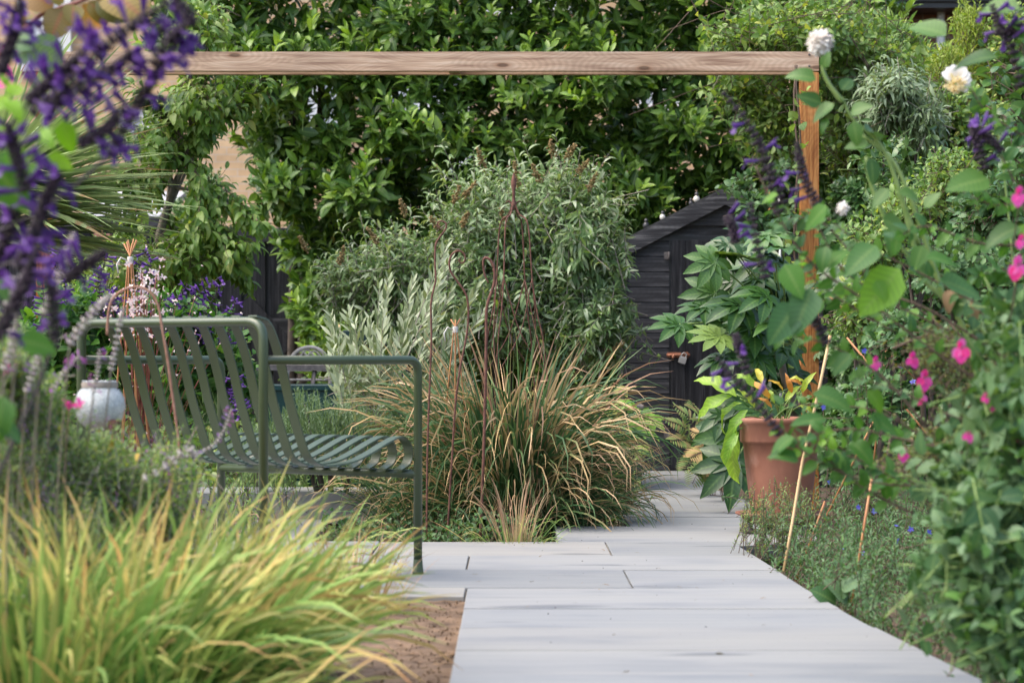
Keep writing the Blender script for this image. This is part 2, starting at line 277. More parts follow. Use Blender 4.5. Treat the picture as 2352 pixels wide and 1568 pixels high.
# ------------------------------------------------------------------ mesh tools
class MB:
    """Collects pieces; build() makes ONE mesh object."""
    def __init__(s): s.V = []; s.Lp = []; s.S = []; s.T = []; s.A = []; s.U = []; s.MI = []; s.n = 0; s.SM = []
    def add(s, V, loops, sizes, tint=None, across=None, along=None, mi=0, smooth=True):
        V = np.asarray(V, dtype=np.float32).reshape(-1, 3); n = len(V)
        s.V.append(V); s.Lp.append(np.asarray(loops, dtype=np.int32) + s.n); s.S.append(np.asarray(sizes, dtype=np.int32))
        f = lambda a: np.broadcast_to(np.asarray(0. if a is None else a, dtype=np.float32), (n,))
        s.T.append(f(tint)); s.A.append(f(across)); s.U.append(f(along))
        s.MI.append(np.full(len(sizes), mi, dtype=np.int32)); s.SM.append(np.full(len(sizes), smooth)); s.n += n
    def mesh(s, name, mats):
        me = bpy.data.meshes.new(name)
        if s.n == 0: return me
        V = np.concatenate(s.V); Lp = np.concatenate(s.Lp); S = np.concatenate(s.S)
        me.vertices.add(len(V)); me.vertices.foreach_set('co', V.ravel())
        me.loops.add(len(Lp)); me.loops.foreach_set('vertex_index', Lp)
        me.polygons.add(len(S)); st = np.zeros(len(S), dtype=np.int32); st[1:] = np.cumsum(S)[:-1]
        me.polygons.foreach_set('loop_start', st)
        me.polygons.foreach_set('material_index', np.concatenate(s.MI)); me.polygons.foreach_set('use_smooth', np.concatenate(s.SM))
        for nm, arr in (('tint', s.T), ('across', s.A), ('along', s.U)):
            a = me.attributes.new(nm, 'FLOAT', 'POINT'); a.data.foreach_set('value', np.concatenate(arr))
        for m in mats: me.materials.append(m)
        me.update(calc_edges=True); return me
    def build(s, name, mats, parent=None, loc=None):
        if not isinstance(mats, (list, tuple)): mats = [mats]
        me = s.mesh(name, mats); o = bpy.data.objects.new(name, me); COL.objects.link(o)
        if parent is not None: o.parent = parent
        if loc is not None: o.location = loc
        return o
    # shapes (world coordinates; use off= to shift by minus the parent's place)
    def box(s, lo, hi, mi=0, bev=0, off=(0, 0, 0)):
        x0, y0, z0 = [a - b for a, b in zip(lo, off)]; x1, y1, z1 = [a - b for a, b in zip(hi, off)]
        s.prism([(x0, y0), (x1, y0), (x1, y1), (x0, y1)], z0, z1, mi, bev)
    def prism(s, poly, z0, z1, mi=0, bev=0):
        P = np.array(poly, dtype=float); n = len(P)
        area = sum(P[i][0] * P[(i + 1) % n][1] - P[(i + 1) % n][0] * P[i][1] for i in range(n))
        if area < 0: P = P[::-1]
        rings = []
        if bev:
            c = P.mean(0); d = P - c; l = np.linalg.norm(d, axis=1, keepdims=True); Pi = c + d * (1 - bev * 1.4 / l)
            rings = [(P, z0), (P, z1 - bev), (Pi, z1)]
        else: rings = [(P, z0), (P, z1)]
        V = []
        for (Q, z) in rings: V += [(q[0], q[1], z) for q in Q]
        lo = list(range(n))[::-1]; sz = [n]
        for r in range(len(rings) - 1):
            for i in range(n): lo += [r * n + i, r * n + (i + 1) % n, (r + 1) * n + (i + 1) % n, (r + 1) * n + i]; sz.append(4)
        b = (len(rings) - 1) * n; lo += list(range(b, b + n)); sz.append(n)
        s.add(V, lo, sz, mi=mi, smooth=False)
    def obox(s, c, ax, ay, az, mi=0):
        """Box from centre and three half-axis vectors."""
        c, ax, ay, az = [np.array(a, dtype=float) for a in (c, ax, ay, az)]
        V = [c + i * ax + j * ay + k * az for k in (-1, 1) for (i, j) in ((-1, -1), (1, -1), (1, 1), (-1, 1))]
        s.add(V, [3, 2, 1, 0, 4, 5, 6, 7, 0, 1, 5, 4, 1, 2, 6, 5, 2, 3, 7, 6, 3, 0, 4, 7], [4] * 6, mi=mi, smooth=False)
    def tube(s, pts, r, sides=6, mi=0, tint=0, cap=True):
        P = np.array([tuple(p) for p in pts], dtype=float); n = len(P)
        R = np.broadcast_to(np.asarray(r, dtype=float), (n,)) if np.ndim(r) == 0 else np.asarray(r, dtype=float)
        T = np.gradient(P, axis=0); T /= np.maximum(np.linalg.norm(T, axis=1, keepdims=True), 1e-9)
        ref = np.array([0, 0, 1.]) if abs(T[0][2]) < .9 else np.array([1., 0, 0])
        A = np.cross(T[0], ref); A /= np.linalg.norm(A); V = []
        for i in range(n):
            A = A - T[i] * A.dot(T[i]); A /= max(np.linalg.norm(A), 1e-9); B = np.cross(T[i], A)
            for k in range(sides):
                a = 2 * PI * k / sides; V.append(P[i] + R[i] * (A * math.cos(a) + B * math.sin(a)))
        lo = []; sz = []
        for i in range(n - 1):
            for k in range(sides):
                k2 = (k + 1) % sides; lo += [i * sides + k, i * sides + k2, (i + 1) * sides + k2, (i + 1) * sides + k]; sz.append(4)
        if cap: lo += list(range(sides))[::-1] + list(range((n - 1) * sides, n * sides)); sz += [sides, sides]
        s.add(V, lo, sz, tint=tint, mi=mi)
    def lathe(s, prof, c=(0, 0, 0), seg=32, mi=0, wob=0):
        V = []; 
        for (r, z) in prof:
            for k in range(seg):
                a = 2 * PI * k / seg; V.append((c[0] + r * math.cos(a), c[1] + r * math.sin(a), c[2] + z))
        lo = []; sz = []
        for i in range(len(prof) - 1):
            for k in range(seg):
                k2 = (k + 1) % seg; lo += [i * seg + k, i * seg + k2, (i + 1) * seg + k2, (i + 1) * seg + k]; sz.append(4)
        s.add(V, lo, sz, mi=mi)
    def twigs(s, A, B, r0, r1, mi=0):
        """Many thin three-sided twigs at once, from A to B."""
        A = np.asarray(A, float); B = np.asarray(B, float); n = len(A)
        if n == 0: return
        T = B - A; T /= np.maximum(np.linalg.norm(T, axis=1, keepdims=True), 1e-9)
        ref = np.where(np.abs(T[:, 2:3]) < .9, np.array([[0, 0, 1.]]), np.array([[1., 0, 0]]))
        X = np.cross(T, ref); X /= np.linalg.norm(X, axis=1, keepdims=True); Y = np.cross(T, X)
        ring = lambda C, r: np.stack([C + r * (X * math.cos(a) + Y * math.sin(a)) for a in (0, 2 * PI / 3, 4 * PI / 3)], 1)
        V = np.concatenate([ring(A, r0), ring(B, r1)], 1)
        q = np.array([0, 1, 4, 3, 1, 2, 5, 4, 2, 0, 3, 5]); lo = (q[None] + 6 * np.arange(n)[:, None]).ravel()
        s.add(V.reshape(-1, 3), lo, np.full(3 * n, 4), mi=mi)
    def stamp(s, t, Mx, T, tint, mi=0):
        """Many copies of one template at once: Mx (n,3,3), T (n,3), tint (n,)."""
        n = len(T)
        if n == 0: return
        V = np.einsum('nij,kj->nki', Mx, t['V']) + T[:, None, :]
        k = len(t['V']); lo = (t['L'][None] + k * np.arange(n)[:, None]).ravel()
        s.add(V.reshape(-1, 3), lo, np.tile(t['S'], n), tint=np.repeat(tint, k), across=np.tile(t['A'], n), along=np.tile(t['U'], n), mi=mi)

def tmpl(V, L, S, A=None, U=None):
    V = np.array(V, dtype=float); k = len(V)
    return dict(V=V, L=np.array(L), S=np.array(S), A=np.ones(k) if A is None else np.array(A, float), U=np.zeros(k) if U is None else np.array(U, float), mesh={})
def t_leaf(w=.4, n=4, fold=.25, curve=.5, p=1.0, q=.8, wav=0, twist=0, pet=.08):
    """Leaf of length 1 along +Y, upper face +Z: folded at the midrib, arched, pointed."""
    V = []; A = []; U = []
    x = z = 0; y = 0; a = curve * .25
    ts = [i / n for i in range(n + 1)]; py = pz = 0; prev = 0
    for t in ts:
        a = curve * (.35 - t); py += (t - prev) * math.cos(a); pz += (t - prev) * math.sin(a); prev = t
        hw = max(.004, w / 2 * math.sin(PI * min(1, max(0, t)) ** p) ** q) if 0 < t < 1 else .012 * (1 if t == 0 else .3)
        lift = fold * hw + wav * math.sin(t * 17) * hw
        V += [(-hw, py, pz + lift), (0, py, pz), (hw, py, pz + lift * (1 - .3 * wav))]; A += [1, 0, 1]; U += [t, t, t]
    L = []; S = []
    for i in range(n):
        b = 3 * i; L += [b, b + 1, b + 4, b + 3, b + 1, b + 2, b + 5, b + 4]; S += [4, 4]
    V = np.array(V); V[:, 1] += pet
    return tmpl(V, L, S, A, U)
def t_lite(w=.4, fold=.2, drop=.1): return tmpl([(0, 0, 0), (-w / 2, .45, fold * w), (0, 1, -drop), (w / 2, .45, fold * w), (0, .5, 0)], [0, 4, 1, 1, 4, 2, 4, 0, 3, 4, 3, 2], [3, 3, 3, 3], [0, 1, 0, 1, 0], [0, .5, 1, .5, .5])
def t_blade(bend, w=.012, n=8, side=0., taper=.7, droop=0):
    """Grass blade of length 1 leaving along +Z and arching over towards +Y."""
    V = []; A = []; U = []; y = z = x = 0; a = 0
    for i in range(n + 1):
        t = i / n; hw = w / 2 * (1 - t ** 2.2) ** taper * min(1, .55 + 2.5 * t) + .0003
        tw = side * t * 2.2
        cx, cy = math.cos(tw), math.sin(tw)
        V += [(x - hw * cx, y - hw * cy * math.cos(a), z + hw * cy * math.sin(a)), (x, y + hw * .35, z), (x + hw * cx, y + hw * cy * math.cos(a), z - hw * cy * math.sin(a))]
        A += [1, 0, 1]; U += [t] * 3
        a = bend * (t ** 1.6) + droop * max(0, t - .6) * 3; y += math.sin(a) / n; z += math.cos(a) / n; x += side * .25 * t / n
    L = []; S = []
    for i in range(n):
        b = 3 * i; L += [b, b + 1, b + 4, b + 3, b + 1, b + 2, b + 5, b + 4]; S += [4, 4]
    return tmpl(V, L, S, A, U)
def t_palm(lobes=8, span=2.3, w=.26, lo=.55, n=3, fold=.3, droop=.35, teeth=0):
    """Palmate leaf about 1 wide from its centre, lobes fanned about +Y."""
    V = []; L = []; S = []; A = []; U = []
    for k in range(lobes):
        f = k / (lobes - 1) * 2 - 1; ang = f * span; ln = (1 - (1 - lo) * abs(f) ** 1.5)
        dx, dy = math.sin(ang), math.cos(ang); nx, ny = dy, -dx; b = len(V)
        for i in range(n + 1):
            t = i / n; hw = (w / 2) * (math.sin(PI * (t * .86 + .1)) ** .8) if t < 1 else .006
            if t == 0: hw = .07
            zz = -droop * t * t * ln + .002 * k
            for sgn in (-1, 0, 1): V.append((dx * t * ln + nx * hw * sgn, dy * t * ln + ny * hw * sgn, zz + fold * hw * abs(sgn))); A.append(abs(sgn)); U.append(t)
        for i in range(n):
            c = b + 3 * i; L += [c, c + 1, c + 4, c + 3, c + 1, c + 2, c + 5, c + 4]; S += [4, 4]
    return tmpl(V, L, S, A, U)
def t_corolla():
    """Hooded two-lipped tubular flower of length 1 along +Y."""
    b = MB(); rings = [(0, 0, .07), (.3, .03, .10), (.6, .10, .14), (.8, .12, .16)]; V = []; L = []; S = []
    for (y, z, r) in rings:
        for k in range(5): a = 2 * PI * k / 5; V.append((r * math.cos(a), y, z + r * math.sin(a)))
    for i in range(3):
        for k in range(5): k2 = (k + 1) % 5; L += [i * 5 + k, i * 5 + k2, i * 5 + 5 + k2, i * 5 + 5 + k]; S.append(4)
    c = len(V); V += [(-.10, .75, .26), (.10, .75, .26), (.05, 1.08, .34), (-.05, 1.08, .34)]; L += [c, c + 1, c + 2, c + 3]; S.append(4)
    c = len(V); V += [(-.12, .75, 0), (.12, .75, 0), (.20, 1.0, -.2), (0, 1.08, -.28), (-.20, 1.0, -.2)]; L += [c, c + 1, c + 2, c + 3, c + 4]; S.append(5)
    return tmpl(V, L, S)
def t_bud(w=.35):
    V = [(0, 0, 0)]; L = []; S = []
    for k in range(5): a = 2 * PI * k / 5; V.append((w * math.cos(a), .45, w * math.sin(a)))
    V.append((0, 1, 0))
    for k in range(5): L += [0, 1 + (k + 1) % 5, 1 + k, 6, 1 + k, 1 + (k + 1) % 5]; S += [3, 3]
    return tmpl(V, L, S)
TP = dict(
    laurel=[t_leaf(.40, 5, .30, .5, .9), t_leaf(.44, 5, .2, .9, .85), t_leaf(.37, 5, .45, .2, .95)],
    cherry=[t_leaf(.42, 5, .45, 1.0, .75), t_leaf(.38, 5, .6, 1.5, .75), t_leaf(.45, 5, .3, .6, .75)],
    budd=[t_leaf(.22, 4, .4, 1.3, .8), t_leaf(.20, 4, .5, 2.2, .8), t_leaf(.24, 4, .3, .7, .8)],
    lance=[t_leaf(.20, 3, .3, .4, .95), t_leaf(.23, 3, .4, .7, .95)],
    olive=[t_leaf(.27, 3, .25, .3, .8), t_leaf(.24, 3, .4, -.3, .8)],
    needle=[t_lite(.14, .2, .05)],
    ovate=[t_leaf(.62, 6, .25, .6, .62, .75), t_leaf(.58, 6, .35, 1.0, .62, .75), t_leaf(.66, 6, .18, .3, .62, .75)],
    round=[t_leaf(.8, 6, .2, .5, .8, .6), t_leaf(.85, 6, .1, .9, .85, .6)],
    hosta=[t_leaf(.23, 9, .5, 1.9, .75, .9, .5), t_leaf(.22, 9, .35, 2.6, .75, .9, .7), t_leaf(.27, 9, .6, 1.2, .75, .9, .4)],
    small=[t_lite(.5, .25, .1), t_lite(.42, .4, .2)],
    thin=[t_lite(.28, .25, .1), t_lite(.22, .4, .25)],
    palm=[t_palm(8, 2.2, .36, .6, 4, droop=.22), t_palm(7, 2.0, .40, .64, 4, droop=.38), t_palm(9, 2.3, .33, .58, 4, .2, .12)],
    lobed=[t_palm(5, 1.9, .55, .55, 3, .2, .25), t_palm(5, 1.7, .5, .6, 3, .35, .4)],
    petal=[t_leaf(.55, 3, .2, .9, 1.1, .7, pet=0)],
    corolla=[t_corolla()], bud=[t_bud()],
)
TP['bladeA'] = [t_blade(b, .0145, 9, sd, droop=dr) for b, dr in ((.4, 0), (.8, 0), (.9, 1.1), (1.3, .3), (1.6, 1.2), (2.0, .2), (2.4, .9), (2.8, 0)) for sd in (-.5, .4)]
TP['bladeF'] = [t_blade(b, .027, 7, sd) for b in (.3, .7, 1.1, 1.5, 2.0) for sd in (-.5, .4)]
TP['bladeS'] = [t_blade(b, .019, 6, sd, droop=.3) for b in (.15, .4, .8) for sd in (-.2, .2)]

def unit(a): return a / np.maximum(np.linalg.norm(a, axis=-1, keepdims=True), 1e-9)
def frames(Yx, Nn):
    """Rotation matrices whose columns are x, y (leaf axis), z (leaf normal)."""
    Yx = unit(Yx); Nn = Nn - (Nn * Yx).sum(-1, keepdims=True) * Yx
    bad = np.linalg.norm(Nn, axis=-1) < 1e-4; Nn[bad] = np.cross(Yx[bad], [1, .3, .2]); Nn = unit(Nn); X = np.cross(Yx, Nn)
    return np.stack([X, Yx, Nn], -1)

def label(o, lab, cat, group=None, kind=None):
    o['label'] = lab; o['category'] = cat
    if group: o['group'] = group
    if kind: o['kind'] = kind
def empty(name, loc, lab, cat, group=None):
    o = bpy.data.objects.new(name, None); COL.objects.link(o); o.location = loc; o.empty_display_size = .1; label(o, lab, cat, group); return o
def struct(o): o['kind'] = 'structure'; return o

N_IND = 0
class Plant:
    def __init__(s, name, lab, cat, base, group=None):
        s.base = np.array(tuple(base), float); s.o = empty(name, Vector(tuple(base)), lab, cat, group)
        s.sets = []; s.stem = MB(); s.stem_mats = []; s.trunk = MB(); s.trunk_mat = None
    def leaves(s, key, mat, Mx, T, size, part='leaf', n_ind=300, tint=None):
        n = len(T); size = np.broadcast_to(np.asarray(size, float), (n,)); s.sets.append([key, mat, Mx * size[:, None, None], T, rng.random(n) if tint is None else tint, part, n_ind])
    def shoots(s, P, D, L, n, key, mat, size, ang=1.0, droop=0., arr='alt', twig=None, tr=.0022, part='leaf', n_ind=300, updir=.5, t0=.1, tipangle=.45, face=.35):
        P = np.asarray(P, float); D = unit(np.asarray(D, float)); S = len(P)
        if S == 0: return
        ref = unit(rng.normal(size=(S, 3))); A = unit(np.cross(D, ref)); B = np.cross(D, A)
        L = np.broadcast_to(np.asarray(L, float), (S,)) * rng.uniform(.75, 1.25, S); Ms = []; Ts = []; Ss = []
        for j in range(n):
            t = t0 + (1 - t0) * (j / max(1, n - 1)) if n > 1 else 1.
            az = (j * 2.4 if arr == 'alt' else (j // 2) * 1.57 + (j % 2) * PI) + rng.normal(0, .25, S)
            if arr == 'opp': t = t0 + (1 - t0) * ((j // 2) / max(1, (n - 1) // 2))
            rad = A * np.cos(az)[:, None] + B * np.sin(az)[:, None]
            a = ang * (1 - tipangle * t) + rng.normal(0, .18, S)
            y = D * np.cos(a)[:, None] + rad * np.sin(a)[:, None]; y[:, 2] -= droop * rng.uniform(.5, 1.4, S)
            y = unit(y); nr = D * 1.0 + np.array([0, -face, updir]) + rng.normal(0, .25, (S, 3))
            Ms.append(frames(y, nr)); Ts.append(P - D * (L * (1 - t))[:, None]); Ss.append(size * rng.uniform(.7, 1.15, S) * (1 - .35 * max(0, t - .7) / .3))
        s.leaves(key, mat, np.concatenate(Ms), np.concatenate(Ts), np.concatenate(Ss), part, n_ind)
        if twig is not None: s.add_twigs(P - D * (L * 1.1)[:, None], P, tr, tr * .5, twig)
    def smi(s, mat):
        if mat not in s.stem_mats: s.stem_mats.append(mat)
        return s.stem_mats.index(mat)
    def add_twigs(s, A, B, r0, r1, mat): s.stem.twigs(np.asarray(A) - s.base, np.asarray(B) - s.base, r0, r1, s.smi(mat))
    def add_stem(s, pts, r, mat, sides=5): s.stem.tube([np.array(tuple(p)) - s.base for p in pts], r, sides, s.smi(mat))
    def add_trunk(s, pts, r, mat, sides=8): s.trunk_mat = mat; s.trunk.tube([np.array(tuple(p)) - s.base for p in pts], r, sides)
    def finish(s, stuff='foliage', stem_name='branches'):
        global N_IND
        rest = {}
        for (key, mat, Mx, T, tint, part, n_ind) in s.sets:
            n = len(T); tl = TP[key]; which = rng.integers(0, len(tl), n); use = np.zeros(n, bool)
            if n_ind:
                u = CX + F * T[:, 0] / T[:, 1]; v = HY - F * (T[:, 2] - H) / T[:, 1]
                inn = (u > -10) & (u < 2362) & (v > -10) & (v < 1578)
                sz = F * np.linalg.norm(Mx[:, :, 1], axis=1) / T[:, 1]
                order = np.argsort(T[:, 1] - .02 * sz / 50); cell = {}; cand = []; step = max(14., float(np.median(sz)) * .55)
                for i in order:
                    if not inn[i]: continue
                    c = (int(u[i] // step), int(v[i] // step)); k = cell.get(c, 0)
                    if k < 1: cell[c] = k + 1; cand.append(i)
                cand = np.array(cand, int)
                if len(cand) > n_ind: cand = cand[np.argsort(-sz[cand])[:n_ind]]
                elif len(cand) < n_ind and n <= n_ind: cand = np.arange(n)
                use[cand] = True
                for i in cand:
                    t = tl[which[i]]
                    if mat not in t['mesh']:
                        b = MB(); b.add(t['V'], t['L'], t['S'], 0, t['A'], t['U']); t['mesh'][mat] = b.mesh(part, [M[mat]])
                    o = bpy.data.objects.new(part, t['mesh'][mat]); m4 = np.eye(4); m4[:3, :3] = Mx[i]; m4[:3, 3] = T[i] - s.base
                    o.matrix_basis = Matrix(m4.tolist()); o.parent = s.o; COL.objects.link(o); N_IND += 1
            idx = np.where(~use)[0]
            for k in range(len(tl)):
                ii = idx[which[idx] == k]
                if len(ii): rest.setdefault(part, []).append((tl[k], Mx[ii], T[ii] - s.base, tint[ii], mat))
        names = {'leaf': stuff, 'blade': 'blades', 'petal': 'petals', 'seed_head': 'seed_heads', 'flower': 'flowers'}
        for part, li in rest.items():
            b = MB(); mats = []
            for (t, Mx, T, ti, mat) in li:
                if mat not in mats: mats.append(mat)
                b.stamp(t, Mx, T, ti, mats.index(mat))
            o = b.build(names.get(part, part), [M[m] for m in mats], s.o); o['kind'] = 'stuff'
        if s.stem.n:
            o = s.stem.build(stem_name, [M[m] for m in s.stem_mats], s.o)
            if stem_name == 'branches': o['kind'] = 'stuff'
        if s.trunk.n: s.trunk.build('trunk', M[s.trunk_mat], s.o)
        return s.o

def ell(u, v, Y, ru, rv, ry=.4):
    c = W(u, v, Y); return np.array([c.x, c.y, c.z, ru * Y / F, ry, rv * Y / F])
def blob(ells, n, shell=.35, front=.75, dirs=(1, .4, .35), inner=False):
    """Points in the outer shell of a union of ellipsoids, with outward growing directions."""
    E = np.array(ells); wgt = E[:, 3] * E[:, 5]; wgt /= wgt.sum(); P = np.zeros((0, 3)); D = np.zeros((0, 3))
    for _ in range(8):
        k = rng.choice(len(E), n, p=wgt); d = unit(rng.normal(size=(n, 3)))
        fl = (rng.random(n) < front) & (d[:, 1] > 0); d[fl, 1] *= -1
        r = (1 - shell * rng.random(n) ** 1.5) if not inner else rng.random(n) ** .5 * (1 - shell)
        lump = 1 + .12 * np.sin(d[:, 0] * 7 + k * 2.1) * np.sin(d[:, 2] * 6 + k)
        p = E[k, :3] + d * E[k, 3:] * (r * lump)[:, None]
        q = np.linalg.norm((p[:, None] - E[None, :, :3]) / E[None, :, 3:], axis=-1)
        q[np.arange(n), k] = 9; ok = (q.min(1) > (.8 if not inner else 0)) & (p[:, 2] > -.02)
        nn = unit(d / E[k, 3:]); dd = nn * dirs[0] + np.array([0, 0, dirs[1]]) + rng.normal(0, dirs[2], (n, 3))
        P = np.concatenate([P, p[ok]]); D = np.concatenate([D, unit(dd)[ok]])
        if len(P) >= n: break
    return P[:n], D[:n]
def rand_leaves(pl, P, key, mat, size, part='leaf', n_ind=0, up=.6, spread=1.):
    n = len(P); y = unit(rng.normal(size=(n, 3)) * spread + np.array([0, -.2, -.1])); nr = rng.normal(0, .6, (n, 3)) + np.array([0, -.4, up])
    pl.leaves(key, mat, frames(y, nr), P, size * rng.uniform(.7, 1.2, n), part, n_ind)
def bez(pts, n=10):
    """Catmull-Rom through points."""
    P = [np.array(tuple(p), float) for p in pts]; P = [2 * P[0] - P[1]] + P + [2 * P[-1] - P[-2]]; out = []
    for i in range(1, len(P) - 2):
        for k in range(n):
            t = k / n; out.append(.5 * ((2 * P[i]) + (-P[i - 1] + P[i + 1]) * t + (2 * P[i - 1] - 5 * P[i] + 4 * P[i + 1] - P[i + 2]) * t * t + (-P[i - 1] + 3 * P[i] - 3 * P[i + 1] + P[i + 2]) * t ** 3))
    out.append(P[-2]); return out
def Wp(pts, Y): return [W(p[0], p[1], Y if len(p) < 3 else p[2]) for p in pts]

# ================================================================== SETTING: ground, paving
def PX(u, v, Y=None):
    p = W(u, v, Y or G(v)); return p.x, p.y
b = MB(); nx, ny = 90, 90; gx = np.linspace(-45, 45, nx); gy = np.linspace(-3, 60, ny)
gx = np.sign(gx) * (np.abs(gx) / 45) ** 2.2 * 45; gy = -3 + 63 * np.linspace(0, 1, ny) ** 1.5
XX, YY = np.meshgrid(gx, gy); ZZ = -.10 + .018 * np.sin(XX * 9.1 + 3 * np.sin(YY * 2.3)) * np.sin(YY * 7.7)
idx = np.arange(nx * ny).reshape(ny, nx); q = np.stack([idx[:-1, :-1], idx[:-1, 1:], idx[1:, 1:], idx[1:, :-1]], -1).reshape(-1)
b.add(np.stack([XX, YY, ZZ], -1).reshape(-1, 3), q, np.full((nx - 1) * (ny - 1), 4)); struct(b.build('ground', M['soil']))

RX = [(3.2, 1.21), (4.0, 1.125), (5.24, 1.022), (5.816, .979), (6.447, .9325), (7.22, .895), (7.935, .877), (9.095, .842)]
def rx(Y):
    if Y <= 9.15: return float(np.interp(Y, [a for a, _ in RX], [c for _, c in RX]))
    return 1.15 if Y < 11.7 else 1.10
path = struct(bpy.data.objects.new('path', None)); COL.objects.link(path)
TH = .055
def slab(x0, x1, y0, y1, curved=False, z=0., mat='stone', par=None):
    g = .0032; x0 += g; y0 += g; y1 -= g
    if curved:
        ys = np.linspace(y0, y1, 4); poly = [(x0, y0)] + [(rx(y), y) for y in ys] + [(x0, y1)]
    else: x1 -= g; poly = [(x0, y0), (x1, y0), (x1, y1), (x0, y1)]
    cx = sum(p[0] for p in poly) / len(poly); cy = sum(p[1] for p in poly) / len(poly)
    b = MB(); dz = random.uniform(-.0022, .0022); b.prism([(p[0] - cx, p[1] - cy) for p in poly], -TH, dz, bev=.0018)
    o = b.build('slab', M[mat], par or path, (cx, cy, z)); return o
XL = -.138
rows = [3.1, 3.66, 4.22] + [G(v) for v in (1635, 1550, 1494, 1441, 1396, 1350, 1308, 1275, 1243)]
for i in range(len(rows) - 1):
    y0, y1 = rows[i], rows[i + 1]; vm = HY + H * F / ((y0 + y1) / 2)
    if vm > 1396: slab(XL, 0, y0, y1, True)
    elif vm > 1350:
        slab(XL, 0, y0, y1, True); slab(-1.0, XL, G(1371), y1); slab(-1.9, -1.0, G(1371), y1)
    elif vm > 1308: xj = PX(1443, 1329)[0]; slab(-.62, xj, y0, y1); slab(xj, 0, y0, y1, True); slab(-1.6, -.62, y0, y1); slab(-2.3, -1.6, y0, y1)
    elif vm > 1275: xj = PX(1075, 1291)[0]; slab(-1.1, xj, y0, y1); slab(xj, 0, y0, y1, True); slab(-2.0, -1.1, y0, y1)
    else: xj = PX(1398, 1259)[0]; slab(-.5, xj, y0, y1); slab(xj, 0, y0, y1, True); slab(-1.4, -.5, y0, y1); slab(-2.3, -1.4, y0, y1)
xs = PX(1272, 1207)[0]; xe = PX(1446, 1207)[0]
slab(xs, 1.2, G(1243), G(1207)); slab(-1.65, -.78, G(1243), G(1207)); slab(-2.4, -1.65, G(1243), G(1207)); slab(-1.5, -.8, G(1207), G(1183)); slab(-2.3, -1.5, G(1207), G(1183))
vb = [1207, 1186, 1163, 1141, 1122, 1106, 1092, 1079]
for i in range(len(vb) - 1):
    y0, y1 = G(vb[i]), G(vb[i + 1]); slab(xe, rx(y0 + .1), y0, y1)
# raised pale edging plank behind the patio
ed = MB(); p0 = W(540, 1134, 10.55)
for k, (a, c) in enumerate(((-1.62, -.98), (-.975, -.56))):
    b = MB(); b.box((a, 10.55, -.02), (c, 11.0, .115), bev=.004); o = b.build('edging_plank', M['stone'], path)
# bedding under the joints
b = MB()
for (x0, x1, y0, y1) in ((XL + .01, .83, 3.1, G(1371)), (-2.2, .83, G(1371) + .01, G(1243)), (xs + .01, 1.14, G(1243), G(1207)), (-2.2, -.8, G(1243), G(1185)), (xe + .01, 1.08, G(1207), G(1080))):
    b.box((x0, y0, -.09), (x1, y1, -.011))
struct(b.build('path_bedding', M['mortar']))
# bare brown earth in the notch beside the path
b = MB(); n = 40; gx = np.linspace(-1.3, XL + .004, n); gy = np.linspace(5.0, G(1371) + .01, n); XX, YY = np.meshgrid(gx, gy)
ZZ = -.014 - np.clip((7.1 - YY) * .045, 0, .04) + .004 * np.sin(XX * 31 + YY * 13) * np.sin(YY * 27) + .005 * rng.random(XX.shape)
idx = np.arange(n * n).reshape(n, n); q = np.stack([idx[:-1, :-1], idx[:-1, 1:], idx[1:, 1:], idx[1:, :-1]], -1).reshape(-1)
b.add(np.stack([XX, YY, ZZ], -1).reshape(-1, 3), q, np.full((n - 1) ** 2, 4)); struct(b.build('bare_earth', M['dry_soil']))

# ================================================================== BUILDINGS behind the hedge
def house(name, lab, x0, x1, Y, z1, mat, wins, cat='house', extra=None):
    o = empty(name, (x0, Y, 0), lab, cat); off = (x0, Y, 0)
    b = MB(); b.box((x0, Y, -.1), (x1, Y + 6, z1), off=off); b.build('wall', M[mat], o)
    for (wx, wz, ww, wh) in wins:
        f = MB(); t = .07
        for (a, c, d, e) in ((wx - t, wx + ww + t, wz - t, wz), (wx - t, wx + ww + t, wz + wh, wz + wh + t), (wx - t, wx, wz, wz + wh), (wx + ww, wx + ww + t, wz, wz + wh), (wx + ww / 2 - .03, wx + ww / 2 + .03, wz, wz + wh)):
            f.box((a - wx, -.09, d - wz), (c - wx, .0 - .004, e - wz))
        fr = f.build('window', M['whitepaint'], o, (wx - x0, 0, wz)); g = MB(); g.box((0, -.03, 0), (ww, -.006, wh)); g.build('pane', M['glasspane'], fr)
    return o, off
def wrect(u0, v0, u1, v1, Y): a = W(u0, v1, Y); c = W(u1, v0, Y); return (a.x, a.z, c.x - a.x, c.z - a.z)
YH = 25.
ho, off = house('brick_house', 'buff brick house with white windows glimpsed through the gaps in the laurel hedge', -9, 3.0, YH, 7.5, 'buffbrick',
    [wrect(690, 175, 785, 300, YH), wrect(900, 165, 1062, 262, YH), wrect(1030, 330, 1098, 400, YH), wrect(1480, 175, 1560, 240, YH), wrect(1130, -60, 1300, 20, YH), wrect(60, -80, 150, 150, YH), wrect(290, 270, 385, 330, YH)])
b = MB(); b.box((-9.3, YH - .5, 7.5), (3.2, YH + 6.3, 7.75), off=off); b.build('roof', M['slate'], ho)
ho2, off = house('brick_building', 'dark brown brick building with black gutter above the climbers, top right', 2.75, 12, 21., W(2000, 34, 21).z, 'redbrick', [])
z1 = W(2000, 34, 21).z
b = MB(); b.box((2.6, 20.6, z1 + .002), (12.2, 27.2, z1 + .05), off=off); b.box((2.5, 20.55, z1 + .051), (12.2, 20.62, z1 + .30), off=off); b.build('fascia', M['gutter'], ho2)
b = MB(); pts = [(2.5, 20.5, z1 + .16), (12.2, 20.5, z1 + .16)]; b.tube([np.array(p) - off for p in pts], .075, 10); b.build('gutter', M['gutter'], ho2)
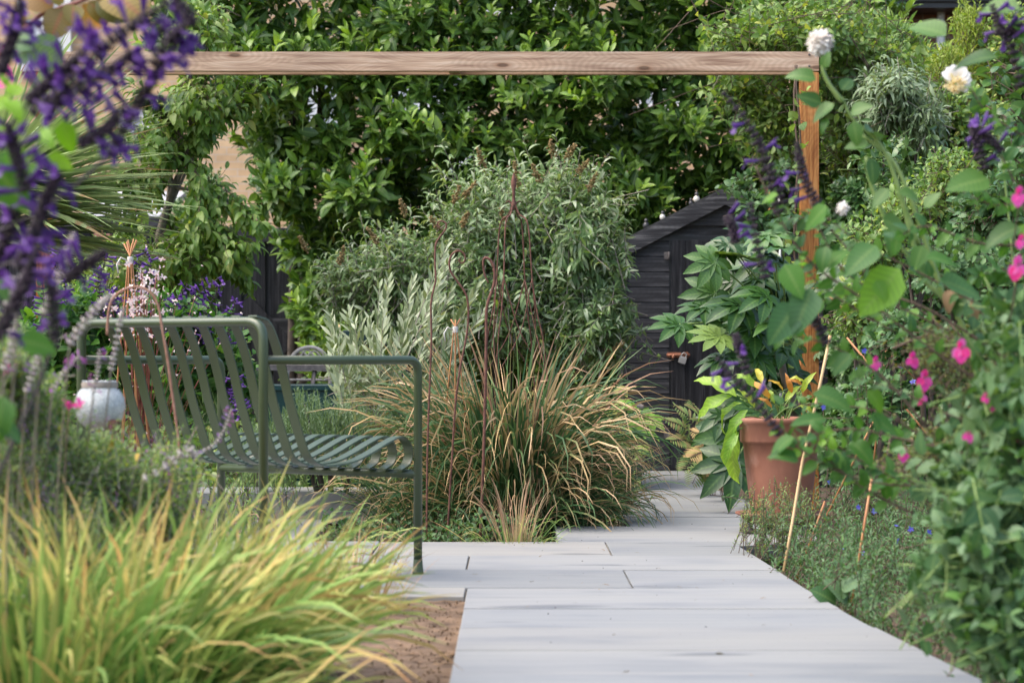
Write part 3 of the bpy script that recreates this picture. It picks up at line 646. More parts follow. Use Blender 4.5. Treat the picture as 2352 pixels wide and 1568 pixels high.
b = MB(); zr = z1 + .30; b.add([(-.2, -.5, zr), (9.2, -.5, zr), (9.2, 3, zr + 2.2), (-.2, 3, zr + 2.2)], [0, 1, 2, 3], [4]); b.build('roof', M['felt'], ho2)
c = W(2161, 100, 20.85); b = MB(); b.tube([(c.x - off[0], c.y - off[1], 0), (c.x - off[0], c.y - off[1], z1)], .035, 8); b.build('downpipe', M['whitepaint'], ho2)
# low grey roof seen beyond the fence on the left
c0, c1 = W(225, 505, 19), W(335, 425, 19)
o = empty('outbuilding', (c0.x, 19, 0), 'low outbuilding with pale grey sloping roof beyond the black fence on the left', 'outbuilding')
b = MB(); b.box((0, .2, -.1), (c1.x - c0.x, 2.2, c0.z)); b.build('wall', M['buffbrick'], o)
b = MB(); b.add([(-.15, 0, c0.z - .03), (c1.x - c0.x + .1, 0, c0.z - .03), (c1.x - c0.x + .1, 1.6, c1.z), (-.15, 1.6, c1.z), (-.15, 0, c0.z + .03), (c1.x - c0.x + .1, 0, c0.z + .03), (c1.x - c0.x + .1, 1.6, c1.z + .06), (-.15, 1.6, c1.z + .06)],
    [3, 2, 1, 0, 4, 5, 6, 7, 0, 1, 5, 4, 1, 2, 6, 5, 2, 3, 7, 6, 3, 0, 4, 7], [4] * 6, smooth=False); b.build('roof', M['slate'], o)

# ================================================================== black gate and fence
def board_fence(name, lab, cat, u0, u1, vtop, Y, nb, mat='blackwoodv', rails=(), brace=None):
    a, c = W(u0, vtop, Y), W(u1, vtop, Y); o = empty(name, (a.x, Y, 0), lab, cat); wd = (c.x - a.x) / nb
    for k in range(nb):
        b = MB(); b.box((-wd / 2 - .004, .021 * (k % 2), -.05), (wd / 2 + .004, .02 + .021 * (k % 2), a.z - .01 * random.random()), bev=.002); b.build('plank', M[mat], o, ((k + .5) * wd, 0, 0))
    for (v0, v1) in rails:
        zt, zb = W(0, v0, Y).z, W(0, v1, Y).z; b = MB(); b.box((-.01, -.032, zb), (c.x - a.x + .01, -.002, zt), bev=.003); b.build('rail', M['blackwood'], o)
    if brace:
        p, q2 = W(*brace[0], Y - .03), W(*brace[1], Y - .03); d = (q2 - p); b = MB(); m = (p + q2) / 2 - Vector((a.x, Y, 0)); n_ = Vector((-d.z, 0, d.x)).normalized()
        b.obox(m, d / 2, Vector((0, .014, 0)), n_ * .06); b.build('brace', M['blackwoodv'], o)
    return o
board_fence('garden_gate', 'black stained board gate with a diagonal brace, half hidden by the cherry branches', 'gate', 470, 690, 528, 17.3, 8, rails=((524, 556), (730, 765)), brace=((560, 695), (665, 800)))
board_fence('board_fence', 'black upright board fence between the cherry tree and the gate', 'fence', 395, 466, 545, 17.4, 3, rails=((535, 565),))
board_fence('boundary_fence', 'black fence panel behind the spiky leaves at the left edge', 'fence', -60, 230, 520, 16.0, 12, rails=((510, 530),))
board_fence('fence_section', 'low black fence section under the pale grey roof', 'fence', 238, 392, 505, 16.1, 7, rails=((500, 520),))
board_fence('rear_fence', 'black fence behind the laurel trunks, right of the gate', 'fence', 693, 1500, 560, 17.9, 30, rails=((552, 575),))
board_fence('side_fence', 'black boundary fence in the shade behind the right border', 'fence', 1960, 2700, 520, 16.0, 20, rails=((510, 530),))
def post(name, lab, u, v, Y, w, mat, zb=-.1):
    a = W(u, v, Y); o = empty(name, (a.x, Y, 0), lab, 'post'); b = MB(); b.box((-w / 2, -w / 2, zb), (w / 2, w / 2, a.z), bev=.004); b.build('shaft', M[mat], o)
    c = MB(); c.box((-w / 2 - .008, -w / 2 - .008, a.z + .001), (w / 2 + .008, w / 2 + .008, a.z + .02), bev=.003); c.build('cap', M[mat], o); return o
post('brick_pier', 'short orange-red pier standing in the black fence', 236, 545, 15.6, .09, 'terracotta')

# ================================================================== pergola
bz1, bz0 = W(0, 119, 12.8).z, W(0, 163, 12.8).z; bxl, bxr = W(78, 0, 12.8).x, W(1881, 0, 12.8).x; ww = .094
po = empty('pergola', (bxr - ww / 2, 12.8, 0), 'square timber pergola with weathered beam and one orange post above the pot', 'pergola'); off = np.array((bxr - ww / 2, 12.8, 0))
b = MB(); b.box((bxl, 12.8, bz0), (bxr, 12.8 + .045, bz1), off=off, bev=.003); b.build('beam', M['beam'], po)
zb2 = W(0, 171, 13.3).z; zb3 = W(0, 135, 13.3).z
zb2 = W(0, 171, 12.93).z
b = MB(); b.box((bxl, 12.93, zb2), (bxr, 12.93 + .045, bz1 - .01), off=off, bev=.003); b.build('beam', M['beam'], po)
for uu in (1045,):
    x = W(uu, 0, 13).x; b = MB(); b.box((x - .03, 12.847, zb2 + .006), (x + .03, 12.928, bz1 - .02), off=off); b.build('spacer_block', M['beam'], po)
b = MB(); b.box((-ww / 2, .002, -.1), (ww / 2, .09, zb2 - .003), bev=.004); b.build('post', M['post'], po)
b = MB(); xl = bxl + .055; b.box((xl - off[0] - .045, .002, -.1), (xl - off[0] + .045, .09, zb2 - .003), bev=.004); b.build('post', M['post'], po)
b = MB(); b.box((ww / 2 - .045, .178, bz0 + .01), (ww / 2 - .002, 1.9, bz1 - .016), bev=.003); b.build('side_beam', M['beam'], po)

for dz in (-.03, .03):
    b = MB(); b.tube([(-.004, -.0045, bz0 + .055 + dz), (-.004, .003, bz0 + .055 + dz)], .006, 8); b.build('screw', M['metaldark'], po)
# ================================================================== shed
YS = G(1080); s0 = W(1430, 1080, YS); apex = W(1665, 447, YS); xr = 2 * apex.x - s0.x
sh = empty('garden_shed', (s0.x, YS, 0), 'black stained timber shed with pitched roof at the end of the path', 'shed'); off = np.array((s0.x, YS, 0)); wS = xr - s0.x; hx = wS / 2
zev = W(1430, 583, YS).z; zap = W(1665, 462, YS).z; sl = (zap - zev) / hx; dep = 1.9
ztop = lambda x: zev + sl * (x if x < hx else wS - x)
xd0 = W(1541, 0, YS).x - s0.x; xd1 = xd0 + .66; zd = W(0, 547, YS).z
pitch = 35. / (F / YS); nb = int(zap / pitch) + 1; z = 0.005
def lap_board(x0, x1, z0, z1, name='plank', clip=False, mat='blackwood'):
    """One overlap board: thick lower edge standing proud, thin tucked top; gable ends cut to the roof slope."""
    b = MB()
    def xs_at(zz): 
        if not clip or zz <= zev: return x0, x1
        d = (zz - zev) / sl; return max(x0, d), min(x1, wS - d)
    a0, a1 = xs_at(z0); c0, c1 = xs_at(z1)
    if a1 - a0 < .02: return
    if c1 - c0 < .01: c0 = c1 = (c0 + c1) / 2
    t0, t1 = -.017, -.006; zl = z1 - .010; l0, l1 = (a0 + (c0 - a0) * .86, a1 + (c1 - a1) * .86)
    V = [(a0, t0, z0), (a1, t0, z0), (l1, t0 + .004, zl), (l0, t0 + .004, zl), (c0, t1, z1), (c1, t1, z1), (a0, .0, z0), (a1, .0, z0), (c0, .0, z1), (c1, .0, z1)]
    cx = (a0 + a1) / 2; V = [(p[0] - cx, p[1], p[2] - z0) for p in V]
    b.add(V, [0, 1, 2, 3, 3, 2, 5, 4, 6, 7, 1, 0, 4, 5, 9, 8, 0, 3, 4, 8, 6, 7, 9, 5, 2, 1], [4, 4, 4, 4, 5, 5], smooth=False)
    b.build(name, M[mat], sh, (cx, 0, z0))
while z < zap:
    z1 = z + pitch
    if z + .01 < zd: lap_board(0.03, xd0 - .012, z, min(z1, zd + .01) if False else z1, clip=True); lap_board(xd1 + .012, wS - .03, z, z1, clip=True)
    else: lap_board(0.03, wS - .03, z, z1 + .001, clip=True, mat='blackwood')
    z = z1
b = MB(); b.box((.02, .002, -.03), (wS - .02, dep, zev - .01)); b.build('side_wall', M['blackwood'], sh)
b = MB(); V = [(.02, .004, zev - .012), (wS - .02, .004, zev - .012), (hx, .004, zap - .02), (.02, dep, zev - .012), (wS - .02, dep, zev - .012), (hx, dep, zap - .02)]
b.add(V, [0, 1, 2, 5, 4, 3, 0, 3, 4, 1], [3, 3, 4], smooth=False); b.build('gable_wall', M['blackwood'], sh)
b = MB(); b.box((0, -.02, 0), (.032, .01, zev)); b.build('corner_strip', M['blackwoodv'], sh); b = MB(); b.box((wS - .032, -.02, 0), (wS, .01, zev)); b.build('corner_strip', M['blackwoodv'], sh)
door = bpy.data.objects.new('door', None); COL.objects.link(door); door.parent = sh; door.location = (xd0, 0, 0)
xsb = [0, .088, .20, .315, .43, .545, .66]
for k in range(6):
    b = MB(); b.box((xsb[k] + .0015, -.026, .012), (xsb[k + 1] - .0015, -.008, zd - .012), bev=.003); b.build('plank', M['blackwoodv'], door)
b = MB(); b.box((-.014, -.0075, .01), (.66 + .014, -.002, zd + .01)); b.build('door_frame', M['gutter'], sh, (xd0, 0, 0))
for vz in (588, 1000):
    hz = W(1537, vz, YS); b = MB(); b.box((-.045, -.036, -.022), (-.018, -.0275, .022), bev=.002); b.tube([(-.014, -.036, -.024), (-.014, -.036, .024)], .007, 8); b.build('hinge', M['metaldark'], sh, (xd0, 0, hz.z))
# bolt and padlock
bz = W(1555, 815, YS).z
b = MB(); b.box((-.055, -.036, -.016), (.03, -.0265, .016), bev=.002); b.tube([(-.06, -.042, 0), (.085, -.042, 0)], .0075, 8); b.box((.045, -.036, -.018), (.075, -.0265, .018), bev=.002)
b.tube([(-.02, -.042, 0), (-.02, -.06, -.01), (-.02, -.062, -.02)], .006, 6); b.build('bolt', plain_mat('rusted_red_iron', (.20, .07, .035), (.38, .17, .10), 60, .8, .5), sh, (xd0 + .03, 0, bz))
lk = MB(); lk.box((-.022, -.016, -.045), (.022, .004, -.004), bev=.003); lk.tube(bez([(-.014, -.006, -.004), (-.014, -.006, .012), (0, -.006, .022), (.014, -.006, .012), (.014, -.006, -.004)], 5), .0035, 6)
lo = lk.build('padlock', M['steel'], sh, (xd0 + .075, -.045, bz - .008)); lo.rotation_euler = (0, math.radians(18), 0)
b = MB(); p = W(1715, 819, YS); b.box((0, -.036, -.011), (.16, -.0265, .011), bev=.002); b.build('latch_plate', M['whitepaint'], sh, (p.x - off[0], 0, p.z))
# bargeboards and roof
for sgn in (0, 1):
    x_e = -.06; z_e = zev - .06 * sl
    pe = np.array([x_e, z_e]); pa = np.array([hx, zap]); d = pa - pe; n_ = np.array([-d[1], d[0]]) / np.linalg.norm(d)
    def pr(p): return (p[0] if sgn == 0 else wS - p[0], p[1])
    lo_, hi_ = -.022, .066; corners = [pe + n_ * lo_, pa + np.array([0, lo_ / n_[1]]), pa + np.array([0, hi_ / n_[1]]), pe + n_ * hi_]
    Q = [pr(c) for c in corners]; V = [(q[0], -.052, q[1]) for q in Q] + [(q[0], -.030, q[1]) for q in Q]
    b = MB(); b.add(V, [0, 1, 2, 3, 7, 6, 5, 4, 0, 4, 5, 1, 1, 5, 6, 2, 2, 6, 7, 3, 3, 7, 4, 0], [4] * 6, smooth=False); b.build('bargeboard', M['greywood'], sh)
    corners = [pe + n_ * (hi_ - .03), pa + np.array([0, (hi_ - .03) / n_[1]]), pa + np.array([0, (hi_ + .012) / n_[1]]), pe + n_ * (hi_ + .012)]
    Q = [pr(c) for c in corners]; V = [(q[0], -.027, q[1]) for q in Q] + [(q[0], dep + .08, q[1]) for q in Q]
    b = MB(); b.add(V, [0, 1, 2, 3, 7, 6, 5, 4, 0, 4, 5, 1, 1, 5, 6, 2, 2, 6, 7, 3, 3, 7, 4, 0], [4] * 6, smooth=False); b.build('roof_slope', M['felt'], sh)
# little figures on the roof edge
M['birdwhite'] = plain_mat('cream_ceramic', (.6, .56, .5), (.7, .66, .6), 30, .4); M['birdblack'] = plain_mat('charcoal_ceramic', (.03, .03, .035), (.06, .06, .065), 30, .4)
for k, (u, v, sc, lab) in enumerate(((1600, 497, .72, 'small white fronted black capped bird ornament nearest the shed ridge'), (1587, 503, .5, 'tiny dark bird ornament beside the white fronted one on the shed roof'), (1522, 533, .62, 'black and cream bird ornament halfway down the shed roof'), (1484, 556, .68, 'dark grey ball-shaped ornament low on the shed roof edge'))):
    x = W(u, v, YS + .1).x; xx = x - off[0]; zz = zev + sl * xx + .084
    o = empty('bird_ornament', (x, YS + .10, zz), lab, 'ornament', 'little ornaments on the shed roof'); s_ = .03 * sc
    b = MB(); b.lathe([(.001, 0), (s_ * .8, s_ * .2), (s_, s_ * .9), (s_ * .75, s_ * 1.6), (s_ * .3, s_ * 2.05), (.001, s_ * 2.1)], seg=12); b.build('body', M['birdblack' if k in (1, 3) else 'birdwhite'], o)
    b = MB(); b.lathe([(.001, -s_ * .55), (s_ * .5, -s_ * .3), (s_ * .62, 0), (s_ * .4, s_ * .45), (.001, s_ * .6)], seg=12); b.tube([(0, -s_ * .4, 0), (0, -s_ * 1.1, -s_ * .1)], [s_ * .18, .001], 5); b.build('head', M['birdblack'], o, (0, -s_ * .1, s_ * 2.45))
# canes and a pale tub standing behind the shed
for (u0, v0, v1, r, mat, lab) in ((1765, 430, 620, .011, 'cane_red', 'rust coloured cane rising beside the shed roof'), (1790, 452, 620, .008, 'whitepaint', 'thin white pole beside the rusty cane behind the shed')):
    a, c = W(u0, v0, 14.6), W(u0 + 4, v0 + 200, 14.6); c.z = -.1; b = MB(); b.tube([(a.x - c.x, 0, a.z), (0, 0, -.1)], r, 8); o = b.build('garden_cane', M[mat], None, (c.x, 14.6, 0)); label(o, lab, 'cane')
c = W(1725, 560, 15.9); o = empty('water_butt', (c.x, 17.4, 0), 'grey water butt with pale lid standing behind the shed roof', 'water butt'); zt = W(0, 470, 17.4).z
b = MB(); b.lathe([(.25, 0), (.29, .5), (.30, zt - .1), (.28, zt - .02)], seg=24); b.build('barrel', M['slate'], o); b = MB(); b.lathe([(.305, zt - .03), (.31, zt), (.28, zt + .03), (.01, zt + .05)], seg=24); b.build('lid', M['whitepaint'], o)

# ================================================================== armchair
fz = lambda v, Y: H - (v - HY) * Y / F
YF = 499 and H * F / 499; YB = YF / 1.075
B0 = W(605, 820, YB); F0 = W(960, 820, YF); L0 = W(187, 820, YB * 1.06); G0 = W(508, 820, YF * 1.06)
Bv, Fv, Lv, Gv = [np.array((p.x, p.y, 0)) for p in (B0, F0, L0, G0)]
zr = H + 82 * YB / F; za = H - 6.5 * YF / F; zs = fz(1088, YF); R = .0146
ch = empty('armchair', tuple((Bv + Fv + Lv + Gv) / 4), 'dark green metal garden armchair with curved slats on the patio', 'armchair'); co = (Bv + Fv + Lv + Gv) / 4
def cp(p, z): return np.array((p[0], p[1], z)) - co
def rounded(pts, r=.055, n=6):
    """Polyline with its inner corners rounded."""
    P = [np.array(p, float) for p in pts]; out = [P[0]]
    for i in range(1, len(P) - 1):
        a = unit(P[i - 1] - P[i]) * r + P[i]; c = unit(P[i + 1] - P[i]) * r + P[i]
        for k in range(n + 1): t = k / n; out.append((1 - t) ** 2 * a + 2 * t * (1 - t) * P[i] + t * t * c)
    return out + [P[-1]]
b = MB(); b.tube(rounded([cp(Bv, .02), cp(Bv, zr), cp(Lv, zr), cp(Lv, .02)], .06), R, 16); b.build('back_frame', M['chair'], ch)
for (p, q, t) in ((Bv, Fv, 0), (Lv, Gv, 0)):
    st = p + unit(q - p) * .004
    b = MB(); b.tube(rounded([cp(st, za), cp(q, za), cp(q, .02)], .045), R * .95, 16); b.build('arm_frame', M['chair'], ch)
b = MB(); b.tube([cp(Fv, zs), cp(Gv, zs)], R * .95, 14); b.build('seat_rail', M['chair'], ch)
for p in (Bv, Fv, Lv, Gv):
    b = MB(); b.lathe([(R * 1.0, .05), (R * 1.12, .022), (R * 1.22, .009)], cp(p, 0), 16); b.build('foot', M['chair'], ch)
    b = MB(); b.lathe([(R * 1.24, .009), (R * 1.22, .001), (.002, .001)], cp(p, 0), 16); b.build('foot_pad', M['rubber'], ch)
ac = Fv - Bv; ac /= np.linalg.norm(ac); rc = Lv - Bv; wl = np.linalg.norm(rc); rc /= wl
prof_v = [(597, 730), (603, 733), (610, 740), (618, 752), (634, 794), (650, 854), (665, 921), (685, 992), (701, 1040), (714, 1057), (730, 1066), (752, 1069), (804, 1060), (844, 1041), (883, 1017), (912, 1003), (926, 1008), (936, 1024), (939, 1045), (932, 1066), (914, 1079)]
ins = .040
def ray_plane(u, v):
    o = Bv + rc * ins; n_ = np.cross(ac, [0, 0, 1]); d = np.array([(u - CX) / F, 1, -(v - HY) / F]); c0 = np.array([0, 0, H])
    t = (o - c0).dot(n_) / d.dot(n_); p = c0 + d * t; return (p - o).dot(ac), p[2]
prof = [ray_plane(*p) for p in prof_v]
prof[0] = (-.004, zr + R + .002)
pc = bez([(a, 0, c) for a, c in prof], 4); pc = [(p[0], p[2]) for p in pc]
sb = MB(); hw, ht = .0178, .0026; V = []; nP = len(pc); T = np.gradient(np.array(pc), axis=0); T /= np.linalg.norm(T, axis=1, keepdims=True)
for i in range(nP):
    nn = np.array([-T[i][1], T[i][0]])
    for (ws, hs) in ((-hw, -ht), (-hw + .001, ht), (hw - .001, ht), (hw, -ht)):
        p2 = np.array(pc[i]) + nn * hs; V.append(ac * p2[0] + rc * ws + np.array([0, 0, p2[1]]))
lo = []; sz = []
for i in range(nP - 1):
    for k in range(4): k2 = (k + 1) % 4; lo += [i * 4 + k, i * 4 + k2, (i + 1) * 4 + k2, (i + 1) * 4 + k]; sz.append(4)
lo += [3, 2, 1, 0] + [(nP - 1) * 4 + k for k in range(4)]; sz += [4, 4]; sb.add(V, lo, sz, smooth=False); sme = sb.mesh('slat', [M['chair']])
bm_mod = sme
NS = 11; spc = (wl - .085) / (NS - 1)
for k in range(NS):
    o = bpy.data.objects.new('slat', sme); COL.objects.link(o); o.parent = ch; o.location = tuple(Bv + rc * (ins + k * spc * .985) - co)

# ================================================================== terracotta pot
YP = G(1222); pc_ = W(1793, 0, YP); pxm = F / YP
pr_ = lambda u: (u - 1793) * YP / F
pot = empty('terracotta_pot', (pc_.x, YP, 0), 'tall terracotta pot on a saucer at the path edge holding a hosta', 'pot'); hr = fz(960, YP); rr = 103 / pxm; rb = 66 / pxm; zb = fz(1196, YP) + .012
b = MB(); pf = [(rb * .5, zb), (rb, zb), (rb + .003, zb + .01)]
for t in (.2, .4, .6, .75): pf.append((rb + (rr * .90 - rb) * t ** .9, zb + (hr - zb) * t))
pf += [(rr * .895, hr - .095), (rr * .905, hr - .088), (rr * .915, hr - .03), (rr * .97, hr - .02), (rr, hr - .012), (rr, hr - .002), (rr * .97, hr + .003), (rr * .90, hr), (rr * .86, hr - .02), (rr * .8, hr - .05), (.01, hr - .05)]
b.lathe(pf, seg=56); po_ = b.build('body', M['terracotta'], pot)
b = MB(); b.lathe([(rr * .84, hr - .03), (.01, hr - .02)], seg=24); b.build('compost', M['soil'], pot)
sa = empty('pot_saucer', (pc_.x, YP, 0), 'round terracotta saucer under the tall pot, on small dark stone feet', 'saucer'); rs = 104 / pxm; z0 = zb - .018
b = MB(); b.lathe([(.01, z0), (rs * .74, z0), (rs * .90, z0 + .028), (rs, z0 + .036), (rs * .99, z0 + .043), (rs * .92, z0 + .039), (rs * .76, z0 + .014), (.01, z0 + .014)], seg=48); b.build('dish', M['terracotta'], sa)
for a in (3.5, 5.2, .4, 1.8):
    b = MB(); b.lathe([(.004, 0), (.028, .004), (.030, z0 * .35), (.018, z0 * .62), (.024, z0 - .001), (.004, z0 - .001)], seg=10); b.build('foot', M['potfoot'], sa, (rs * .8 * math.cos(a), rs * .8 * math.sin(a), 0))

# ================================================================== obelisk, stakes, wigwams, canes
def cane_thing(name, lab, pts, r, mat, cat, group=None, sides=6):
    P = [np.array(tuple(p)) for p in pts]; b_ = P[-1].copy(); b_[2] = 0; b = MB(); b.tube([p - b_ for p in P], r, sides); o = b.build(name, M[mat], None, tuple(b_)); label(o, lab, cat, group); return o
YO = 11.2; top = W(1180, 468, YO); bc = W(1186, 0, YO); pm = F / YO
ob = empty('obelisk', (bc.x, YO, -.09), 'tall rusty iron plant obelisk with arrow finial behind the big grass', 'obelisk'); off = np.array((bc.x, YO, -.09))
legs = []
for k in range(4):
    a = PI / 4 + .25 + k * PI / 2
    rad = [(top.z, .006), (top.z - .05, .03), (top.z - .10, .075), (fz(640, YO), .095), (fz(720, YO), .12), (fz(800, YO), .155), (.3, .20), (-.09, .23)]
    pts = [(bc.x - .012 + .012 * (1 - (z / top.z)) * 1 + r * math.cos(a), YO + r * math.sin(a), z) for z, r in rad]; lg = bez(pts, 6); legs.append(lg)
    b = MB(); b.tube([p - off for p in lg], .0038, 6); b.build('leg', M['rust'], ob)
def on_leg(k, z): L_ = legs[k % 4]; zz = [p[2] for p in L_]; i = min(range(len(zz)), key=lambda j: abs(zz[j] - z)); return L_[i]
for k in range(4):
    b = MB(); q = bez([on_leg(k, fz(640, YO)), (on_leg(k, fz(760, YO)) + on_leg(k + 1, fz(760, YO))) / 2, on_leg(k + 1, fz(860, YO))], 6); b.tube([p - off for p in q], .0026, 5); b.build('cross_bar', M['rust'], ob)
    b = MB(); q = bez([on_leg(k + 1, fz(640, YO)), (on_leg(k, fz(760, YO)) + on_leg(k + 1, fz(760, YO))) / 2 + np.array([0, .004, 0]), on_leg(k, fz(880, YO))], 6); b.tube([p - off for p in q], .0026, 5); b.build('cross_bar', M['rust'], ob)
b = MB(); tz = top.z + .09; b.lathe([(.012, 0), (.014, .012), (.009, .02), (.006, .05), (.009, .058), (.006, .065), (.012, .09), (.013, .115), (.006, .14), (.001, .155)], (top.x - bc.x, 0, top.z - off[2] - .01), 10)
for sx in (-1, 1): b.tube(bez([(top.x - bc.x, 0, tz - .03), (top.x - bc.x + sx * .012, 0, tz + .002), (top.x - bc.x + sx * .028, 0, tz + .012), (top.x - bc.x + sx * .036, 0, tz + .004)], 4), [.004] * 6 + [.0035] * 3 + [.002] * 4, 5)
b.build('finial', M['rust'], ob)
def spiral(c, r0, turns, n, a0, sgn=1, sq=1.): return [(c[0] + r0 * (1 - .8 * i / n) * math.cos(a0 + sgn * turns * 2 * PI * i / n), c[1] + r0 * (1 - .8 * i / n) * math.sin(a0 + sgn * turns * 2 * PI * i / n) * sq) for i in range(n + 1)]
def stake(lab, line, Y, r, vend=1260, wavy=True):
    P = bez([W(u, v, Y) for u, v in line], 6); base = np.array((W(line[-1][0], 0, Y).x, Y, -.09)); n = len(P)
    b = MB(); rr_ = [r * (.55 + .45 * min(1, i / (n * .35))) * (1 + (.16 * math.sin(i * 2.1) if i < n * .45 else 0)) for i in range(n)]; b.tube([p - base for p in P], rr_, 7)
    o = b.build('fern_stake', M['rust'], None, tuple(base)); label(o, lab, 'garden stake', 'rusted fern frond stakes'); return o
YK = 9.6
s1 = [(1006, 530), (1003, 522), (1006, 514), (1012, 511), (1008, 520)]
stake('tallest rusted stake, ending in a small open curl left of the others', [(1011, 519), (1007, 522), (1004, 517), (1008, 509), (1017, 508), (1025, 515), (1023, 527), (1010, 545), (1001, 562), (999, 600), (1001, 640), (996, 665), (990, 700), (991, 780), (988, 860), (984, 960), (981, 1080), (980, 1230)], YK, .0040)
stake('middle rusted stake with a wide hooked curl facing right', [(1058, 592), (1054, 598), (1060, 604), (1067, 600), (1068, 588), (1060, 578), (1048, 577), (1036, 588), (1032, 606), (1036, 625), (1050, 645), (1066, 668), (1074, 690), (1076, 730), (1070, 780), (1056, 850), (1046, 930), (1040, 1020), (1034, 1120), (1028, 1225)], YK + .1, .0043)
stake('shortest rusted stake with a thick folded-over tip, rightmost of the three', [(1122, 650), (1114, 632), (1110, 612), (1111, 596), (1118, 592), (1128, 600), (1135, 618), (1136, 645), (1130, 668), (1122, 690), (1117, 720), (1117, 780), (1115, 880), (1112, 1000), (1108, 1120), (1103, 1235)], YK + .05, .0062)
def wigwam(lab, u, vt, vtie, vb, Y, spread, n=7, up=.55, mat='cane_red'):
    c = W(u, vtie, Y); o = empty('cane_wigwam', (c.x, Y, -.09), lab, 'plant support', 'cane wigwams'); off = np.array((c.x, Y, -.09)); pm = Y / F
    for k in range(n):
        a = 2 * PI * k / n + .5; rd = spread * pm; bot = np.array([c.x + rd * math.cos(a), Y + rd * math.sin(a), -.09]); tie = np.array([c.x + .008 * math.cos(a), Y + .008 * math.sin(a), c.z]); d = unit(tie - bot)
        tp = tie + (tie - bot) * ((vtie - vt) * pm / (c.z + .09)) * random.uniform(.8, 1.1); tp[0] += (tie[0] - bot[0]) * .25
        b = MB(); b.tube([tp - off, tie - off, bot - off], .0027, 6); b.build('cane', M[mat], o)
    b = MB(); b.lathe([(.010, -.014), (.012, -.008), (.0105, 0), (.012, .008), (.010, .014)], tuple(np.array((c.x, Y, c.z)) - off), 10); t0 = np.array((c.x - .012, Y - .01, c.z)) - off
    b.tube([t0, t0 + [-.02, -.01, .01], t0 + [-.035, -.01, -.015], t0 + [-.03, -.01, -.05]], .0035, 5); b.build('twine', M['twine'], o); return o
wigwam('cane wigwam tied with pale string behind the green armchair', 299, 552, 598, 1000, 9.3, 72, 8)
wigwam('small cane wigwam tied low behind the middle rusted stake', 1046, 735, 757, 1000, 10.3, 60, 6)
# rust hoop and glass lantern in the left border
YJ = 6.4; hp = bez(Wp([(246, 770), (250, 712), (262, 682), (288, 664), (320, 659), (348, 674), (364, 705), (372, 750), (384, 820), (398, 920), (410, 1010), (420, 1120), (425, 1240)], YJ), 5)
cane_thing('rust_hoop', 'thin rusty iron hoop arching in front of the armchair back', hp, .0037, 'rust2', 'plant hoop')
jc = W(229, 930, YJ - .3); Yj = YJ - .3; pm = Yj / F
jr = empty('glass_lantern', (jc.x, Yj, -.09), 'round crackled glass lantern on a rusty spike in the left border', 'lantern'); off = np.array((jc.x, Yj, -.09))
zc = lambda v: fz(v, Yj) + .09
b = MB(); b.lathe([(12 * pm, zc(984)), (34 * pm, zc(980)), (52 * pm, zc(962)), (59 * pm, zc(935)), (57 * pm, zc(915)), (47 * pm, zc(897)), (37 * pm, zc(889)), (36 * pm, zc(881)), (40 * pm, zc(876)), (39 * pm, zc(874)), (34 * pm, zc(881)), (35 * pm, zc(890)), (45 * pm, zc(898)), (55 * pm, zc(916)), (56 * pm, zc(935)), (49 * pm, zc(960)), (31 * pm, zc(977)), (.001, zc(980))], seg=40); b.build('jar', M['glass'], jr)
b = MB(); b.lathe([(41 * pm, zc(890)), (42 * pm, zc(883)), (41 * pm, zc(877))], seg=30); b.build('collar', M['stem_grey'], jr)
s_ = W(268, 975, Yj); b = MB(); b.lathe([(.002, -.022), (.013, -.014), (.017, 0), (.017, .012), (.013, .014), (.002, .0)], (s_.x - jc.x, -.03, s_.z + .09), 16); b.tube([(s_.x - jc.x, -.03, s_.z + .07), (s_.x - jc.x - .003, -.03, 0)], .0042, 6)
b.tube([(s_.x - jc.x, -.03, s_.z + .08), (s_.x - jc.x - .02, -.02, zc(984)), (0, 0, zc(985))], .004, 6); b.build('spike', M['rust'], jr)
# bamboo cane by the pot and stained canes in the right border
cane_thing('bamboo_cane', 'pale bamboo cane leaning in front of the terracotta pot', [W(1907, 770, 8.2), W(1880, 900, 8.2), W(1843, 1060, 8.15), W(1820, 1200, 8.1), W(1800, 1312, 8.02)], .0056, 'cane', 'cane')
for (a, c, Y, lab) in (((2002, 1100), (1981, 1232), 7.4, 'thick orange stained cane standing in the right border'), ((1905, 680), (2030, 800), 9.9, 'orange cane slanting down to the right behind the leaves'), ((2047, 700), (2028, 870), 9.8, 'upright orange cane crossing behind the salvia'), ((1945, 775), (2120, 985), 9.7, 'lower orange cane slanting down behind the pink flowers'), ((2060, 860), (1990, 1000), 9.6, 'short orange cane leaning left under the upright one'), ((1895, 1150), (1862, 1240), 8.6, 'short orange cane close to the bamboo cane')):
    p, q = W(*a, Y), W(*c, Y); d = q - p; t = (q.z + .09) / max(.05, -d.z); e = q + d * min(t, .6 if abs(d.x) > .6 * abs(d.z) else 3); e.z = min(e.z, q.z)
    cane_thing('stained_cane', lab, [p, q, e], .0042, 'cane_red', 'cane', 'orange stained canes in the right border')
